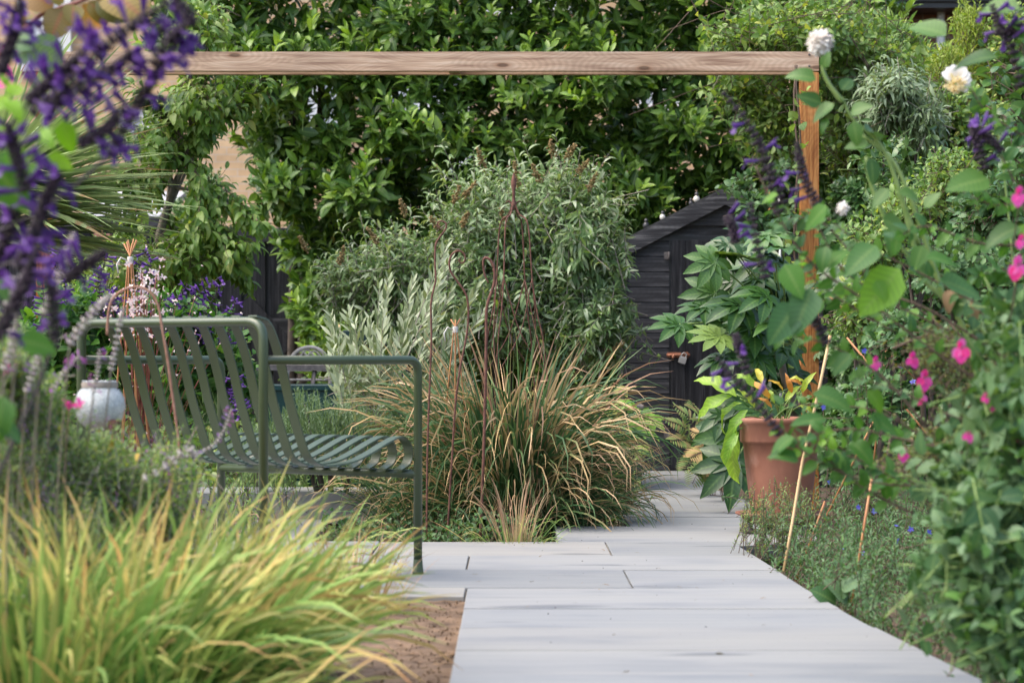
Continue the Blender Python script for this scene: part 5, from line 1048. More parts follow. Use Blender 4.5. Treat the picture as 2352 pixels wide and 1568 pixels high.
# ---- oakleaf hydrangea
hy = Plant('oakleaf_hydrangea', 'lime green hydrangea with lobed leaves behind the big grass', 'shrub', tuple(W(1440, 0, 11).xy) + (-.1,)); Ms = []; Ts = []; Ss = []
for (u, v, s) in ((1450, 930, .13), (1490, 955, .14), (1500, 1000, .13), (1420, 960, .14), (1460, 990, .13), (1480, 1040, .11), (1390, 930, .12), (1430, 1030, .11), (1370, 970, .12), (1510, 970, .12), (1400, 1000, .12), (1350, 920, .11), (1440, 900, .10)):
    p = np.array(tuple(W(u - 15, v - 8, 10.9 + random.uniform(-.15, .15)))); Ms.append([.6 + random.uniform(-.5, .2), -.3, -.35 + random.uniform(-.3, .3)]); Ts.append(p); Ss.append(s * .62); hy.add_stem(bez([(hy.base[0], 11, -.1), (hy.base[0], 11, .2), p], 4), .003, 'stem_brown', 4)
hy.leaves('lobed', 'hydrangea', frames(np.array(Ms), np.tile([.1, -.8, .6], (len(Ms), 1)) + rng.normal(0, .2, (len(Ms), 3))), np.array(Ts), np.array(Ss)); hy.finish()
# ---- olive
ol = Plant('olive_shrub', 'silvery olive shrub with upright shoots behind the armchair arm', 'shrub', tuple(W(930, 0, 11.1).xy) + (-.1,))
tp = [(1023, 572), (1032, 600), (890, 640), (870, 665), (1100, 655), (1085, 690), (760, 728), (800, 715), (830, 740), (850, 735), (990, 640), (965, 680), (940, 700), (1010, 690), (1040, 660), (780, 760), (815, 790), (900, 770), (930, 760), (1060, 720), (880, 720), (1000, 740), (1040, 760), (870, 800), (760, 800), (800, 830), (980, 800), (1075, 760), (1120, 700), (950, 640), (830, 810), (905, 830), (1020, 820)]
PP = []; DD = []
for (u, v) in tp:
    for k in range(1 + (random.random() < .5)):
        t = np.array(tuple(W(u + k * random.uniform(-18, 18), v + k * random.uniform(5, 40), 11.0 + random.uniform(-.25, .25)))); d = np.array([(u - 930) / 420 + .18, random.uniform(-.15, .15), 1.0]); PP.append(t); DD.append(d)
ol.shoots(PP, DD, .34, 26, 'olive', 'olive', .074, .75, -.05, 'opp', 'stem_grey', .0025, n_ind=300, updir=.2, face=.6)
EO = [ell(890, 900, 11.1, 100, 55, .3), ell(1010, 880, 11.1, 90, 60, .3), ell(830, 860, 11.1, 60, 40, .25), ell(960, 930, 11.2, 90, 50, .3)]
P, D = blob(EO, 150, .6, .7, (.8, .7, .5)); ol.shoots(P, D, .2, 12, 'olive', 'olive', .056, .9, .05, 'opp', 'stem_grey', .002, n_ind=0)
for (a, c_) in (((935, 940), (880, 880)), ((940, 930), (1000, 800)), ((915, 900), (830, 790)), ((945, 950), (1040, 860))): ol.add_trunk(bez([(ol.base[0], 11.1, -.1), W(*a, 11.1), W(*c_, 11.1)], 5), [.016 * (1 - .05 * i) for i in range(11)], 'trunk_grey', 6)
ol.finish()
# ---- rosemary
bush('rosemary_bush', 'fine needled rosemary bush seen between the armchair arm and seat', 'bush', [ell(760, 960, 10.6, 90, 70, .25), ell(670, 985, 10.6, 70, 65, .25), ell(850, 980, 10.6, 75, 65, .25), ell(700, 930, 10.7, 50, 50, .2), ell(600, 1010, 10.7, 60, 50, .2)], 520, .16, 34, 'needle', 'rosemary', .024, .9, -.2, twig='stem_green', dirs=(.5, 1.2, .25), inner=500, n_ind=0, tr=.002).finish()
# ---- general low green planting filling the middle bed
def carpet(name, lab, cat, pts_xy, hts, key, mat, size, n, nl, L, extra=None, n_ind=0, twig='stem_brown', droop=.05, ang=1., jit=.35, group=None, arr='opp'):
    (x0, x1, y0, y1) = pts_xy; c = ((x0 + x1) / 2, (y0 + y1) / 2, -.1); pl = Plant(name, lab, cat, c, group)
    x = rng.uniform(x0, x1, n); y = rng.uniform(y0, y1, n)
    if extra is not None: k = extra(x, y); x, y = x[k], y[k]
    h = rng.uniform(hts[0], hts[1], len(x)) * (.75 + .25 * np.sin(x * 11) * np.sin(y * 7)); P = np.stack([x, y, -.08 + h], 1); D = np.array([0, 0, 1.]) + rng.normal(0, jit, (len(x), 3))
    pl.shoots(P, D, np.minimum(L, h + .02), nl, key, mat, size, ang, droop, arr, twig, .0018, n_ind=n_ind); return pl
carpet('low_planting', 'mixed soft green leaves filling the bed under the olive and buddleia', 'plants', (-1.4, .55, 10.9, 13.2), (.15, .6), 'ovate', 'perennial', .05, 750, 8, .25).finish()
carpet('ground_planting', 'bright green low plants at the foot of the hedge behind the bistro chair', 'plants', (-2.2, -.2, 13.6, 15.0), (.25, .55), 'round', 'salvia', .07, 220, 6, .25).finish()
carpet('pavement_herb', 'low leafy herbs between patio and pale edging behind the armchair legs', 'plants', (-1.75, -.55, 11.05, 11.9), (.06, .26), 'round', 'sage', .075, 160, 5, .10, n_ind=60).finish()
carpet('border_herbs', 'mixed low green herbs at the back of the left border', 'plants', (-3.2, -1.2, 11.5, 13.6), (.3, .8), 'ovate', 'perennial', .05, 600, 8, .3).finish()
# golden sedum in a bowl on the table
sd = Plant('golden_sedum', 'yellow green low plant beside the bistro chair, behind the pale cane', 'plant', tuple(W(785, 0, 13.4).xy) + (-.1,))
P, D = blob([ell(790, 800, 13.4, 60, 20, .15), ell(850, 808, 13.4, 40, 14, .1)], 180, .6, .6, (.4, 1, .3)); sd.shoots(P, D, .05, 9, 'thin', 'sedum', .028, .8, 0, twig='stem_green'); sd.add_stem([(sd.base[0], 13.4, -.1), tuple(W(785, 820, 13.4))], .01, 'stem_brown'); sd.finish()
cane_thing('thin_cane', 'thin pale cane rising behind the armchair arm beside the bistro chair', [W(779, 745, 11.6), W(786, 800, 11.6), W(793, 960, 11.6)], .0042, 'cane', 'cane')
cane_thing('dry_stem', 'thin dried flower stem with a round brown head, left of the pale cane', [W(776, 830, 11.5), W(777, 960, 11.5)], .003, 'cane', 'stem')

# ---- salvia behind the chair
def spike(pl, pts, Y, n, fl=.5, cs=.016, fsz=.034, cal='calyx', pet='corolla', stem='stem_dark', side=None, sub=True, r=.0018, topf=.0):
    """One flower spike: stem, whorls of dark calyces and open two-lipped flowers (each flower a piece of its own)."""
    p = np.array(bez(Wp(pts, Y), 8)); seg = np.linspace(.15, len(p) - 1.01, n); a0 = p[0]; m = MB(); m.tube([q - a0 for q in p], r, 5)
    Cm = []; Ct = []; Fm = []; Ft = []
    for j, s_ in enumerate(seg):
        i = int(s_); q = p[i] + (p[i + 1] - p[i]) * (s_ - i); T_ = unit(p[i + 1] - p[i]); A = unit(np.cross(T_, [.2, 1, .1])); B = np.cross(T_, A)
        for k in range(4):
            az = k * PI / 2 + j * .8 + random.uniform(-.3, .3); rad = A * math.cos(az) + B * math.sin(az); sz = 1 - .45 * max(0, (j / n - .6) / .4)
            d = rad + T_ * .6 + np.array([0, 0, -.1]); Cm.append(d * sz); Ct.append(q)
            if random.random() < fl * (1 if j / n > topf else .3): Fm.append(rad * 1.2 + T_ * .35 + np.array([0, -.05, -.35])); Ft.append(q + unit(d) * cs * .6)
    Cm = np.array(Cm); l = np.linalg.norm(Cm, axis=1); l /= l.max()
    m.stamp(TP['bud'][0], frames(Cm, rng.normal(size=Cm.shape)) * (cs * l)[:, None, None], np.array(Ct) - a0, rng.random(len(Ct)), 1)
    o = m.build('flower_spike', [M[stem], M[cal]], pl.o, tuple(a0 - pl.base))
    if Fm:
        t = TP['corolla'][0]
        if pet not in t['mesh']: b = MB(); b.add(t['V'], t['L'], t['S']); t['mesh'][pet] = b.mesh('corolla', [M[pet]])
        Fr = frames(np.array(Fm), np.tile([0, 0, 1.], (len(Fm), 1)) + rng.normal(0, .2, (len(Fm), 3)))
        if sub:
            for R_, q in zip(Fr, Ft):
                f = bpy.data.objects.new('corolla', t['mesh'][pet]); m4 = np.eye(4); m4[:3, :3] = R_ * fsz * random.uniform(.8, 1.15); m4[:3, 3] = q - a0; f.matrix_basis = Matrix(m4.tolist()); f.parent = o; COL.objects.link(f)
        else:
            b = MB(); b.stamp(t, Fr * fsz, np.array(Ft) - a0, rng.random(len(Ft))); b.build('corollas', M[pet], o)['kind'] = 'stuff'
    return o
sv = Plant('purple_salvia', 'purple flowered salvia clump with dark stems behind the armchair', 'plant', tuple(W(340, 0, 9.9).xy) + (-.1,))
ES = [ell(400, 720, 9.9, 110, 60, .3), ell(180, 720, 9.9, 110, 80, .3), ell(520, 780, 9.9, 60, 70, .25), ell(300, 790, 9.9, 160, 80, .3), ell(120, 800, 9.9, 120, 90, .3), ell(400, 860, 9.9, 140, 70, .3), ell(560, 850, 10, 40, 60, .2)]
P, D = blob(ES, 520, .5, .75, (.6, .8, .4)); sv.shoots(P, D, .16, 7, 'ovate', 'salvia', .062, 1.1, .15, 'opp', 'stem_green', .0022, n_ind=250)
for pts in ([(160, 730), (150, 660), (140, 600)], [(215, 720), (225, 650), (245, 590)], [(235, 740), (228, 690), (232, 640)], [(130, 700), (128, 630), (135, 580)], [(330, 720), (335, 660), (345, 600), (330, 575)], [(370, 780), (400, 700), (430, 655)], [(400, 740), (440, 690), (500, 640)], [(430, 790), (470, 720), (510, 650)], [(520, 800), (530, 740), (540, 690)], [(470, 800), (450, 760), (480, 745)], [(535, 900), (525, 860), (520, 820)], [(300, 700), (310, 655), (322, 600)], [(90, 780), (100, 700), (95, 630)], [(560, 960), (548, 910), (540, 870)], [(260, 760), (262, 700), (250, 660)]):
    spike(sv, pts, 9.7 + random.uniform(-.15, .1), 13, .32, .013, .036)
sv.finish()
ga = Plant('gaura_plant', 'white and pale pink butterfly flowers on thin stems round the cane wigwam', 'plant', tuple(W(310, 0, 9.4).xy) + (-.1,)); n = 210
u = np.concatenate([rng.normal(320, 38, 150), rng.normal(420, 60, 40), rng.normal(300, 70, 20)]); v = np.concatenate([rng.normal(705, 50, 150), rng.normal(770, 60, 40), rng.normal(860, 70, 20)]); P = np.array([tuple(W(a, c, 9.25 + random.uniform(-.2, .25))) for a, c in zip(u, v)])
star(ga, P[:70], rng.normal(size=(70, 3)) + [0, -.8, .2], 'whitebud', .017, 4); star(ga, P[70:], rng.normal(size=(len(P) - 70, 3)), 'whitebud', .012, 2, open_=.4)
for p in P[::3]: ga.add_stem(bez([(ga.base[0] + random.uniform(-.1, .1), 9.4, -.1), ((ga.base[0] + p[0]) / 2, 9.4, p[2] * .6), p], 4), .0012, 'stem_red', 3)
ga.finish()
# low growth round the feet of these plants, and dry straw at the left behind the chair
carpet('left_undergrowth', 'fine green undergrowth behind the armchair slats at the left', 'plants', (-2.3, -.95, 8.75, 10.2), (.12, .55), 'thin', 'perennial', .035, 600, 12, .3, extra=lambda x, y: y > 9.3 - .3 * (x < -1.55)).finish()
st_ = Plant('dry_lily_leaves', 'dry straw coloured strap leaves at the foot of the cane wigwam', 'plant', tuple(W(460, 0, 8.95).xy) + (-.1,)); blades(st_, (st_.base[0], 8.95, -.08), .18, 50, .36, 'bladeA', 'straw'); st_.finish()

# ---- the big grass
gr = Plant('ornamental_grass', 'big arching grass clump with green blades browned at the tips, beside the path', 'grass clump', tuple(W(1172, 0, 10.4).xy) + (-.09,))
gc = np.array((gr.base[0], 10.4, -.08))
blades(gr, gc, .18, 1250, .90, 'bladeA', 'bigblade', up=1.5, outw=.72); blades(gr, gc + [.06, 0, 0], .22, 800, .60, 'bladeA', 'bigblade', up=.8, outw=1.1, n_ind=0, lean=(.04, -.05)); blades(gr, gc + [-.04, 0, 0], .2, 560, .68, 'bladeA', 'bigblade', up=.8, outw=1.2, n_ind=0, lean=(-.1, -.12))
blades(gr, gc + [.04, -.05, 0], .2, 90, .92, 'bladeA', 'straw', up=1.8, outw=.7, n_ind=40)
gr.finish()
g2 = Plant('grass_tuft', 'small yellow green grass tuft in front of the big clump', 'grass clump', tuple(W(1185, 0, 9.3).xy) + (-.09,)); blades(g2, g2.base + [0, .02, 0], .05, 55, .34, 'bladeS', 'straw', up=1.6, outw=.6, n_ind=110); blades(g2, g2.base + [-.02, .02, 0], .10, 70, .28, 'bladeA', 'foreblade', up=.9, outw=1.2, n_ind=60); g2.finish()
g3 = Plant('arching_grass', 'thinner dry grass clump behind the armchair seat, left of the big clump', 'grass clump', tuple(W(965, 0, 10.3).xy) + (-.09,)); blades(g3, g3.base + [0, 0, .01], .14, 190, .54, 'bladeA', 'bigblade', up=1.0, outw=.95, n_ind=150); g3.finish()
# thyme mat and odds and ends in the bed front
th = carpet('thyme_mat', 'low brown green creeping thyme behind the patio edge', 'ground cover', (-.78, .16, 9.18, 9.62), (.03, .075), 'small', 'thyme', .010, 1500, 8, .05, jit=.6); th.finish()
carpet('bed_weeds', 'small dark leaved plants between thyme mat and big grass', 'plants', (-.75, .10, 9.55, 10.2), (.06, .2), 'ovate', 'sage', .03, 240, 8, .1).finish()
b = MB(); k = 900; P = np.stack([rng.uniform(-.8, .5, k), rng.uniform(9.2, 10.6, k), np.full(k, -.075)], 1); b.stamp(TP['lance'][0], frames(rng.normal(size=(k, 3)) * [1, 1, .15], np.tile([0, 0, 1.], (k, 1)) + rng.normal(0, .3, (k, 3))) * rng.uniform(.03, .09, k)[:, None, None], P, rng.random(k)); o = b.build('fallen_leaves', M['brownbits']); o['kind'] = 'stuff'; label(o, 'dry brown leaf litter on the soil of the middle bed', 'leaf litter')
b = MB(); k = 700; P = np.stack([rng.uniform(-1.2, XL - .01, k), rng.uniform(5.1, 7.05, k), np.zeros(k)], 1); P[:, 2] = -.008 - np.clip((7.1 - P[:, 1]) * .045, 0, .04); keep = rng.random(k) < np.clip((P[:, 0] + .75) * 1.8, .1, 1) * np.clip((7.0 - P[:, 1]) * .8, .1, 1); P = P[keep]; k = len(P); b.stamp(TP['needle'][0], frames(rng.normal(size=(k, 3)) * [1, 1, .2], np.tile([0, 0, 1.], (k, 1)) + rng.normal(0, .3, (k, 3))) * rng.uniform(.015, .07, k)[:, None, None], P, rng.random(k)); o = b.build('plant_debris', M['brownbits']); o['kind'] = 'stuff'; label(o, 'dry straw and twig debris on the bare earth beside the path', 'plant debris')
b = MB(); k = 1500; P = np.stack([XL - .004 - np.abs(rng.normal(0, .16, k)), rng.uniform(5.0, 7.1, k), np.zeros(k)], 1); P[:, 2] = -.012 - np.clip((7.1 - P[:, 1]) * .045, 0, .04) + rng.uniform(-.004, .004, k); b.stamp(TP['bud'][0], frames(rng.normal(size=(k, 3)), rng.normal(size=(k, 3))) * (rng.uniform(.003, .014, k) * rng.uniform(.5, 1, k))[:, None, None], P, rng.random(k)); o = b.build('soil_crumbs', M['dry_soil']); o['kind'] = 'stuff'; label(o, 'brown soil crumbs and small clods on the bare earth by the slab edge', 'soil')
b = MB(); k = 60; P = np.stack([np.concatenate([rng.uniform(-.13, .9, 30), rng.uniform(.5, 1.1, 30)]), np.concatenate([rng.uniform(5.3, 9, 30), rng.uniform(9.2, 14, 30)]), np.full(k, .004)], 1); b.stamp(TP['lance'][0], frames(rng.normal(size=(k, 3)) * [1, 1, .05], np.tile([0, 0, 1.], (k, 1)) + rng.normal(0, .3, (k, 3))) * rng.uniform(.008, .028, k)[:, None, None], P, rng.random(k)); o = b.build('dropped_leaves', M['brownbits']); o['kind'] = 'stuff'; label(o, 'few tiny dry leaves dropped on the pale paving', 'dead leaves')
# grit and seeds fallen on the paving
b = MB(); k = 42; P = np.stack([rng.uniform(-.1, .9, k), rng.uniform(5.3, 12, k), np.full(k, .002)], 1); b.stamp(TP['bud'][0], frames(rng.normal(size=(k, 3)), rng.normal(size=(k, 3))) * rng.uniform(.002, .0065, k)[:, None, None], P, rng.random(k)); o = b.build('path_debris', M['stem_dark']); o['kind'] = 'stuff'; label(o, 'small dark seeds and grit scattered on the pale paving', 'debris')

# ---- hosta in the pot
ho_ = Plant('hosta_plant', 'hosta with wavy lime and yellow leaves growing in the terracotta pot', 'plant', (pc_.x, YP, hr - .03))
cu, cv = 1785, 968
def hleaf(items, mat): 
    for it in items:
        a = np.array(tuple(W(cu + random.uniform(-25, 25), cv, YP + random.uniform(-.05, .05)))); q = np.array(tuple(W(it[0], it[1], YP - .05))); ho_.add_stem(bez([a, (a + q) / 2 + [0, 0, .015], q], 5), .0036, 'stem_green', 5)
    place(ho_, 'hosta', mat, items, YP - .06, nrm=(0, -.75, .75), dy=.05)
hleaf([(1700, 915, 1592, 858), (1690, 905, 1588, 958), (1710, 920, 1632, 990), (1722, 935, 1662, 1012), (1745, 900, 1672, 840), (1752, 885, 1735, 838), (1850, 880, 1800, 862), (1842, 905, 1868, 850), (1690, 960, 1682, 1122), (1700, 985, 1655, 1070), (1860, 925, 1930, 900), (1830, 930, 1880, 955), (1780, 930, 1760, 880), (1800, 925, 1840, 880), (1735, 940, 1700, 890)], 'hosta')
hleaf([(1770, 920, 1722, 862), (1800, 900, 1770, 868), (1820, 905, 1805, 858), (1775, 940, 1740, 905), (1842, 885, 1815, 868)], 'hostay'); ho_.finish()

# ================================================================== FOREGROUND
# ---- border on the right: low fine foliage along the path edge
def right_bed(x, y): return x > np.array([rx(a) for a in y]) + .03
carpet('creeping_herbs', 'fine grey green creeping herbs spilling beside the path below the bamboo cane', 'ground cover', (.85, 2.3, 6.6, 9.3), (.10, .34), 'thin', 'sage', .032, 1500, 18, .18, extra=right_bed, jit=.45, droop=.1).finish()
carpet('herb_border', 'low small leaved green plants along the right path edge, nearest the camera', 'ground cover', (.9, 2.2, 4.6, 6.7), (.08, .30), 'small', 'sage', .022, 1300, 14, .14, extra=right_bed, jit=.5).finish()
carpet('blue_flowered_herb', 'low herb with brown stems and scattered blue flowers behind the bamboo cane', 'ground cover', (1.15, 2.6, 8.6, 10.8), (.15, .45), 'thin', 'sage', .03, 900, 16, .2, extra=lambda x, y: x > 1.32, jit=.45).finish()
sm = Plant('grey_herb', 'wispy grey green herb leaning against the foot of the terracotta pot', 'herb', tuple(W(1745, 0, 8.75).xy) + (-.08,))
P = np.array([tuple(W(u, v, 8.7 + random.uniform(-.15, .15))) for u, v in zip(rng.uniform(1705, 1880, 90), rng.uniform(1085, 1240, 90)) if v > 1085 + abs(u - 1800) * .3]); sm.shoots(P, np.array([0, 0, 1.]) + rng.normal(0, .35, (len(P), 3)), .12, 22, 'thin', 'perennial', .016, .9, .05, 'opp', 'stem_brown', .0014, n_ind=0)
for p in P[::4]: sm.add_stem(bez([(p[0] + random.uniform(-.03, .03), p[1], -.08), (p[0], p[1], p[2] * .5), p], 4), .0016, 'stem_brown', 3)
sm.finish()
bl = Plant('blue_flowers', 'small scattered blue flowers on thin stems in the right border', 'flowers', tuple(W(1990, 0, 8.0).xy) + (-.08,))
P = np.array([tuple(W(u, v, 8.0)) for u, v in ((1972, 1164), (2008, 1174), (2092, 1215), (2058, 1208), (2134, 1222), (2060, 1240), (1937, 1258), (1980, 1270), (1985, 805), (2068, 845), (1968, 850), (2096, 875), (1890, 935), (2150, 1100), (1905, 1105), (2170, 1228))]); star(bl, P, rng.normal(size=(len(P), 3)) + [0, -1, .4], 'blue', .012, 5)
for p in P: bl.add_stem(bez([(p[0] + random.uniform(-.05, .05), 8.05, -.08), (p[0] + .02, 8.05, p[2] * .5), p], 4), .0013, 'stem_brown', 3)
bl.finish()
lv = Plant('broad_leaf_rosette', 'rosette of broad pale grey green leaves at the path edge on the right', 'plant', tuple(W(1935, 0, 7.05).xy) + (-.08,))
place(lv, 'round', 'sage', [(1925, 1390, 1868, 1352), (1935, 1400, 1862, 1405), (1930, 1360, 1985, 1322), (1950, 1392, 1900, 1330), (1960, 1400, 2010, 1370), (1925, 1385, 1945, 1330)], 7.0, nrm=(-.1, -.7, .8), dy=.03); lv.finish()
sg = Plant('small_green_spike', 'single short green stake stub at the path edge beside the bamboo cane', 'garden stake', tuple(W(1818, 0, 7.75).xy) + (-.08,)); sg.add_stem([tuple(sg.base), tuple(W(1822, 1380, 7.75))], .007, 'cane', 6); sg.finish(stem_name='stub')

# ---- long leafy stems crossing the right foreground
def short(items, f=.7): return [(a, b, a + (c - a) * f, b + (d - b) * f) for a, b, c, d in items]
def stem_leaves(pl, pts, Y, n, size, key='ovate', mat='salvia', r=.0035, stem='stem_brown', t0=.1, t1=1., ang=1.0, droop=.15, pair=True, n_ind=300, jy=.03):
    n = int(n * 1.9); p = np.array(bez(Wp(pts, Y), 8)); pl.add_stem(p, [r * (1 - .5 * i / len(p)) for i in range(len(p))], stem, 6); Ms = []; Ts = []; Ss = []
    for j in range(n):
        s_ = (t0 + (t1 - t0) * j / max(1, n - 1)) * (len(p) - 1.01); i = int(s_); q = p[i] + (p[min(i + 1, len(p) - 1)] - p[i]) * (s_ - i); T_ = unit(p[min(i + 1, len(p) - 1)] - p[i]); A = unit(np.cross(T_, [.1, 1, .1])); B = np.cross(T_, A)
        az = (j % 2) * PI / 2 + random.uniform(-.4, .4)
        for sg_ in ((0, PI) if pair else (0,)):
            a = az + sg_ + random.uniform(-.25, .25) + (PI * (j % 2) if not pair else 0); rad = A * math.cos(a) + B * math.sin(a); y = T_ * math.cos(ang) + rad * math.sin(ang) + np.array([0, 0, -droop * random.uniform(.3, 1.6)]); Ms.append(y); Ts.append(q); Ss.append(size * .56 * random.uniform(.6, 1.2) * (1 - .3 * j / n))
    N_ = np.tile([0, -.55, .7], (len(Ms), 1)) + rng.normal(0, .35, (len(Ms), 3)); pl.leaves(key, mat, frames(np.array(Ms), N_), np.array(Ts), np.array(Ss), 'leaf', n_ind)
YR = 5.3
SLF = .74
rs_ = Plant('tall_salvia', 'tall purple salvia with big soft green leaves leaning in from the right foreground', 'plant', tuple(W(2420, 0, YR).xy) + (-.09,))
low = [(2700, 1500), (2500, 1300)]
stem_leaves(rs_, [(2420, 1230), (2200, 1130), (1990, 1105), (1860, 1045), (1790, 985)], YR, 8, .085, t0=.3)
stem_leaves(rs_, [(2420, 960), (2210, 850), (2010, 705), (1860, 600), (1780, 480), (1735, 380)], YR + .1, 10, .082, t0=.25, t1=.85)
stem_leaves(rs_, [(2300, 1060), (2080, 1010), (1960, 985), (1850, 1000)], YR - .1, 6, .075, t0=.35)
stem_leaves(rs_, [(2380, 870), (2150, 720), (1960, 640), (1885, 530), (1860, 460)], YR + .2, 7, .075, t0=.35, t1=.9)
stem_leaves(rs_, [(2130, 980), (2020, 860), (1900, 790), (1800, 770)], YR, 5, .085, t0=.4)
stem_leaves(rs_, [(2420, 700), (2380, 560), (2330, 420), (2290, 340)], YR, 7, .08, t0=.1)
stem_leaves(rs_, [(2440, 420), (2400, 250), (2350, 120), (2330, 60)], YR, 6, .08, t0=.1)
stem_leaves(rs_, [(2100, 1180), (2000, 1130), (1930, 1080), (1900, 1050)], YR, 5, .075, t0=.2)
stem_leaves(rs_, [(2400, 560), (2260, 560), (2130, 520), (2060, 545)], YR + .1, 6, .08, t0=.2)
for s_ in ([(2250, 1180), (2080, 1100), (1930, 1040), (1830, 1010)], [(2250, 1100), (2050, 960), (1920, 930), (1800, 930)], [(2330, 1000), (2200, 960), (2070, 900), (1980, 870)], [(2400, 820), (2280, 740), (2180, 650), (2120, 600)], [(2250, 700), (2100, 620), (1980, 560), (1900, 500)], [(2180, 760), (2050, 700), (1960, 680), (1890, 690)], [(2360, 460), (2280, 470), (2190, 430)], [(2400, 330), (2330, 300), (2260, 250), (2230, 200)], [(2050, 760), (1950, 700), (1880, 650), (1840, 600)], [(2000, 640), (1900, 520), (1830, 500), (1780, 520)], [(2380, 650), (2300, 620), (2230, 640)], [(2120, 1130), (2020, 1080), (1900, 1010)]):
    stem_leaves(rs_, s_, YR + random.uniform(-.1, .5), 7, .07, t0=.1, mat=random.choice(['salvia', 'salvia', 'sage']), r=.0026)
place(rs_, 'ovate', 'salvia', short([(1838, 690, 1750, 810), (1870, 655, 1812, 790), (2075, 610, 1955, 745), (2020, 560, 1925, 640), (1905, 470, 1835, 540), (1790, 445, 1740, 470), (1800, 600, 1850, 700), (1890, 620, 1960, 560), (1830, 1000, 1750, 1060), (2010, 640, 2040, 700), (1860, 900, 1980, 945), (1990, 890, 2040, 960), (1960, 810, 1900, 870), (2120, 590, 2220, 610), (1900, 560, 1880, 640), (1905, 960, 1800, 975), (1990, 950, 2080, 1010), (2150, 640, 2280, 690), (1840, 1060, 1750, 1035), (1950, 1010, 2020, 1075)], .8), YR - .05)
place(rs_, 'ovate', 'dahlia', [(2180, 85, 2090, 55), (2352, 20, 2240, 25), (2300, 130, 2190, 150), (2280, 410, 2180, 430), (2352, 520, 2260, 560)], YR)
for pts in ([(1790, 490), (1768, 420), (1745, 340), (1715, 280), (1665, 215)], [(1880, 470), (1852, 420), (1838, 370), (1832, 330)], [(1800, 470), (1775, 400), (1745, 320)], [(2262, 390), (2245, 330), (2235, 295)], [(2300, 350), (2275, 320), (2240, 290)], [(2345, 200), (2325, 110), (2295, 60), (2280, 15)], [(1800, 1010), (1760, 950), (1700, 880), (1650, 825)], [(1900, 790), (1875, 740), (1862, 715)], [(1690, 560), (1683, 520), (1670, 500)], [(1720, 860), (1700, 800), (1690, 770)], [(1760, 640), (1740, 560), (1725, 470)], [(2352, 60), (2320, 70), (2290, 75)]):
    spike(rs_, pts, YR, 16 if len(pts) > 3 else 11, .075, .017, .038, r=.0022)
rs_.finish()
# ---- dahlia with white pompoms
da = Plant('white_dahlia', 'tall dahlia with thick pale green stems and round white flowers', 'plant', tuple(W(2320, 0, 5.7).xy) + (-.09,))
dst = [[(2320, 1300), (2225, 785), (2120, 640), (2040, 520)], [(2120, 640), (2060, 420), (2020, 330), (1960, 275), (1935, 225)], [(2180, 720), (2100, 480), (2050, 370), (1980, 310)], [(2040, 520), (2000, 420), (1990, 360)], [(1935, 235), (1905, 195), (1890, 160), (1886, 120)], [(2110, 560), (2075, 470), (2060, 440)], [(2340, 900), (2290, 800), (2200, 700), (2110, 640)]]
for s_ in dst: da.add_stem(bez(Wp(s_, 5.7), 6), [.0062 * (1 - .025 * i) for i in range(6 * (len(s_) - 1) + 1)], 'stem_green', 8)
place(da, 'ovate', 'dahlia', short([(1880, 185, 1760, 158), (1890, 160, 1912, 95), (1890, 240, 1800, 205), (1920, 235, 1835, 300), (1960, 275, 1975, 370), (1950, 260, 2030, 230), (1930, 210, 1975, 160), (2040, 520, 2060, 620), (2020, 500, 2130, 560), (2000, 330, 1905, 340), (2000, 360, 2010, 460), (2060, 440, 2150, 470), (2045, 430, 1980, 500), (2120, 560, 2090, 650), (2190, 730, 2250, 650), (1905, 270, 1870, 330), (1985, 300, 2050, 320), (2120, 480, 2180, 420), (2130, 640, 2060, 560), (2080, 540, 2000, 560)], .62), 5.65)
place(da, 'ovate', 'brownbits', [(2195, 650, 2230, 700), (2190, 660, 2175, 715), (2225, 690, 2245, 735)], 5.65)
def pompom(lab, u, v, Y, R_, n, mat='white'):
    c = np.array(tuple(W(u, v, Y))); pl = Plant('dahlia_flower', lab, 'flower', c); d = unit(rng.normal(size=(n, 3)) * [1, 1, .85]); lay = rng.uniform(.25, .8, n)
    pl.leaves('petal', mat, frames(d + rng.normal(0, .2, (n, 3)), np.cross(d, rng.normal(size=(n, 3))) * .2 + [0, 0, 1.]), c + d * (R_ * lay)[:, None] * .8, np.full(n, R_ * .6), 'petal', 80); b = MB(); b.lathe([(.001, -R_ * .62), (R_ * .5, -R_ * .38), (R_ * .62, 0), (R_ * .5, R_ * .38), (.001, R_ * .62)], seg=14); b.build('brightening_core', M[mat], pl.o); pl.finish(); return pl  # solid ball added among the petals to brighten the otherwise dark flower
pompom('round white pompom flower topping the highest pale green stem', 1884, 98, 5.7, .031, 380)
pompom('small greenish white flower bud low behind the orange post', 1935, 478, 5.9, .018, 90)
da.finish()
c = np.array(tuple(W(2195, 185, 6.2))); cd = Plant('cream_dahlia', 'pale yellow dahlia with broad white outer petals, upper right', 'flower', c)
for k, a in enumerate(np.linspace(-2.6, .75, 9)): 
    d = np.array([math.cos(-a) * 1, -.25, math.sin(-a)]); cd.leaves('round', 'white', frames(np.array([d]), np.array([[0, -.9, .4]])), np.array([c + d * .006]), np.array([.034]), 'petal', 20)
n = 90; d = unit(rng.normal(size=(n, 3)) + [-.1, -.7, -.5]); cd.leaves('petal', 'cream', frames(d, rng.normal(size=(n, 3)) + [0, -.5, 0]), c + [-.002, -.004, -.008] + d * rng.uniform(.004, .02, (n, 1)), np.full(n, .016), 'petal', 90)
cd.add_stem(bez([c + [.0, .01, 0], c + [.05, .03, -.03], c + [.13, .05, -.2], (c[0] + .25, c[1] + .1, -.09)], 6), .003, 'stem_green', 5); cd.finish()
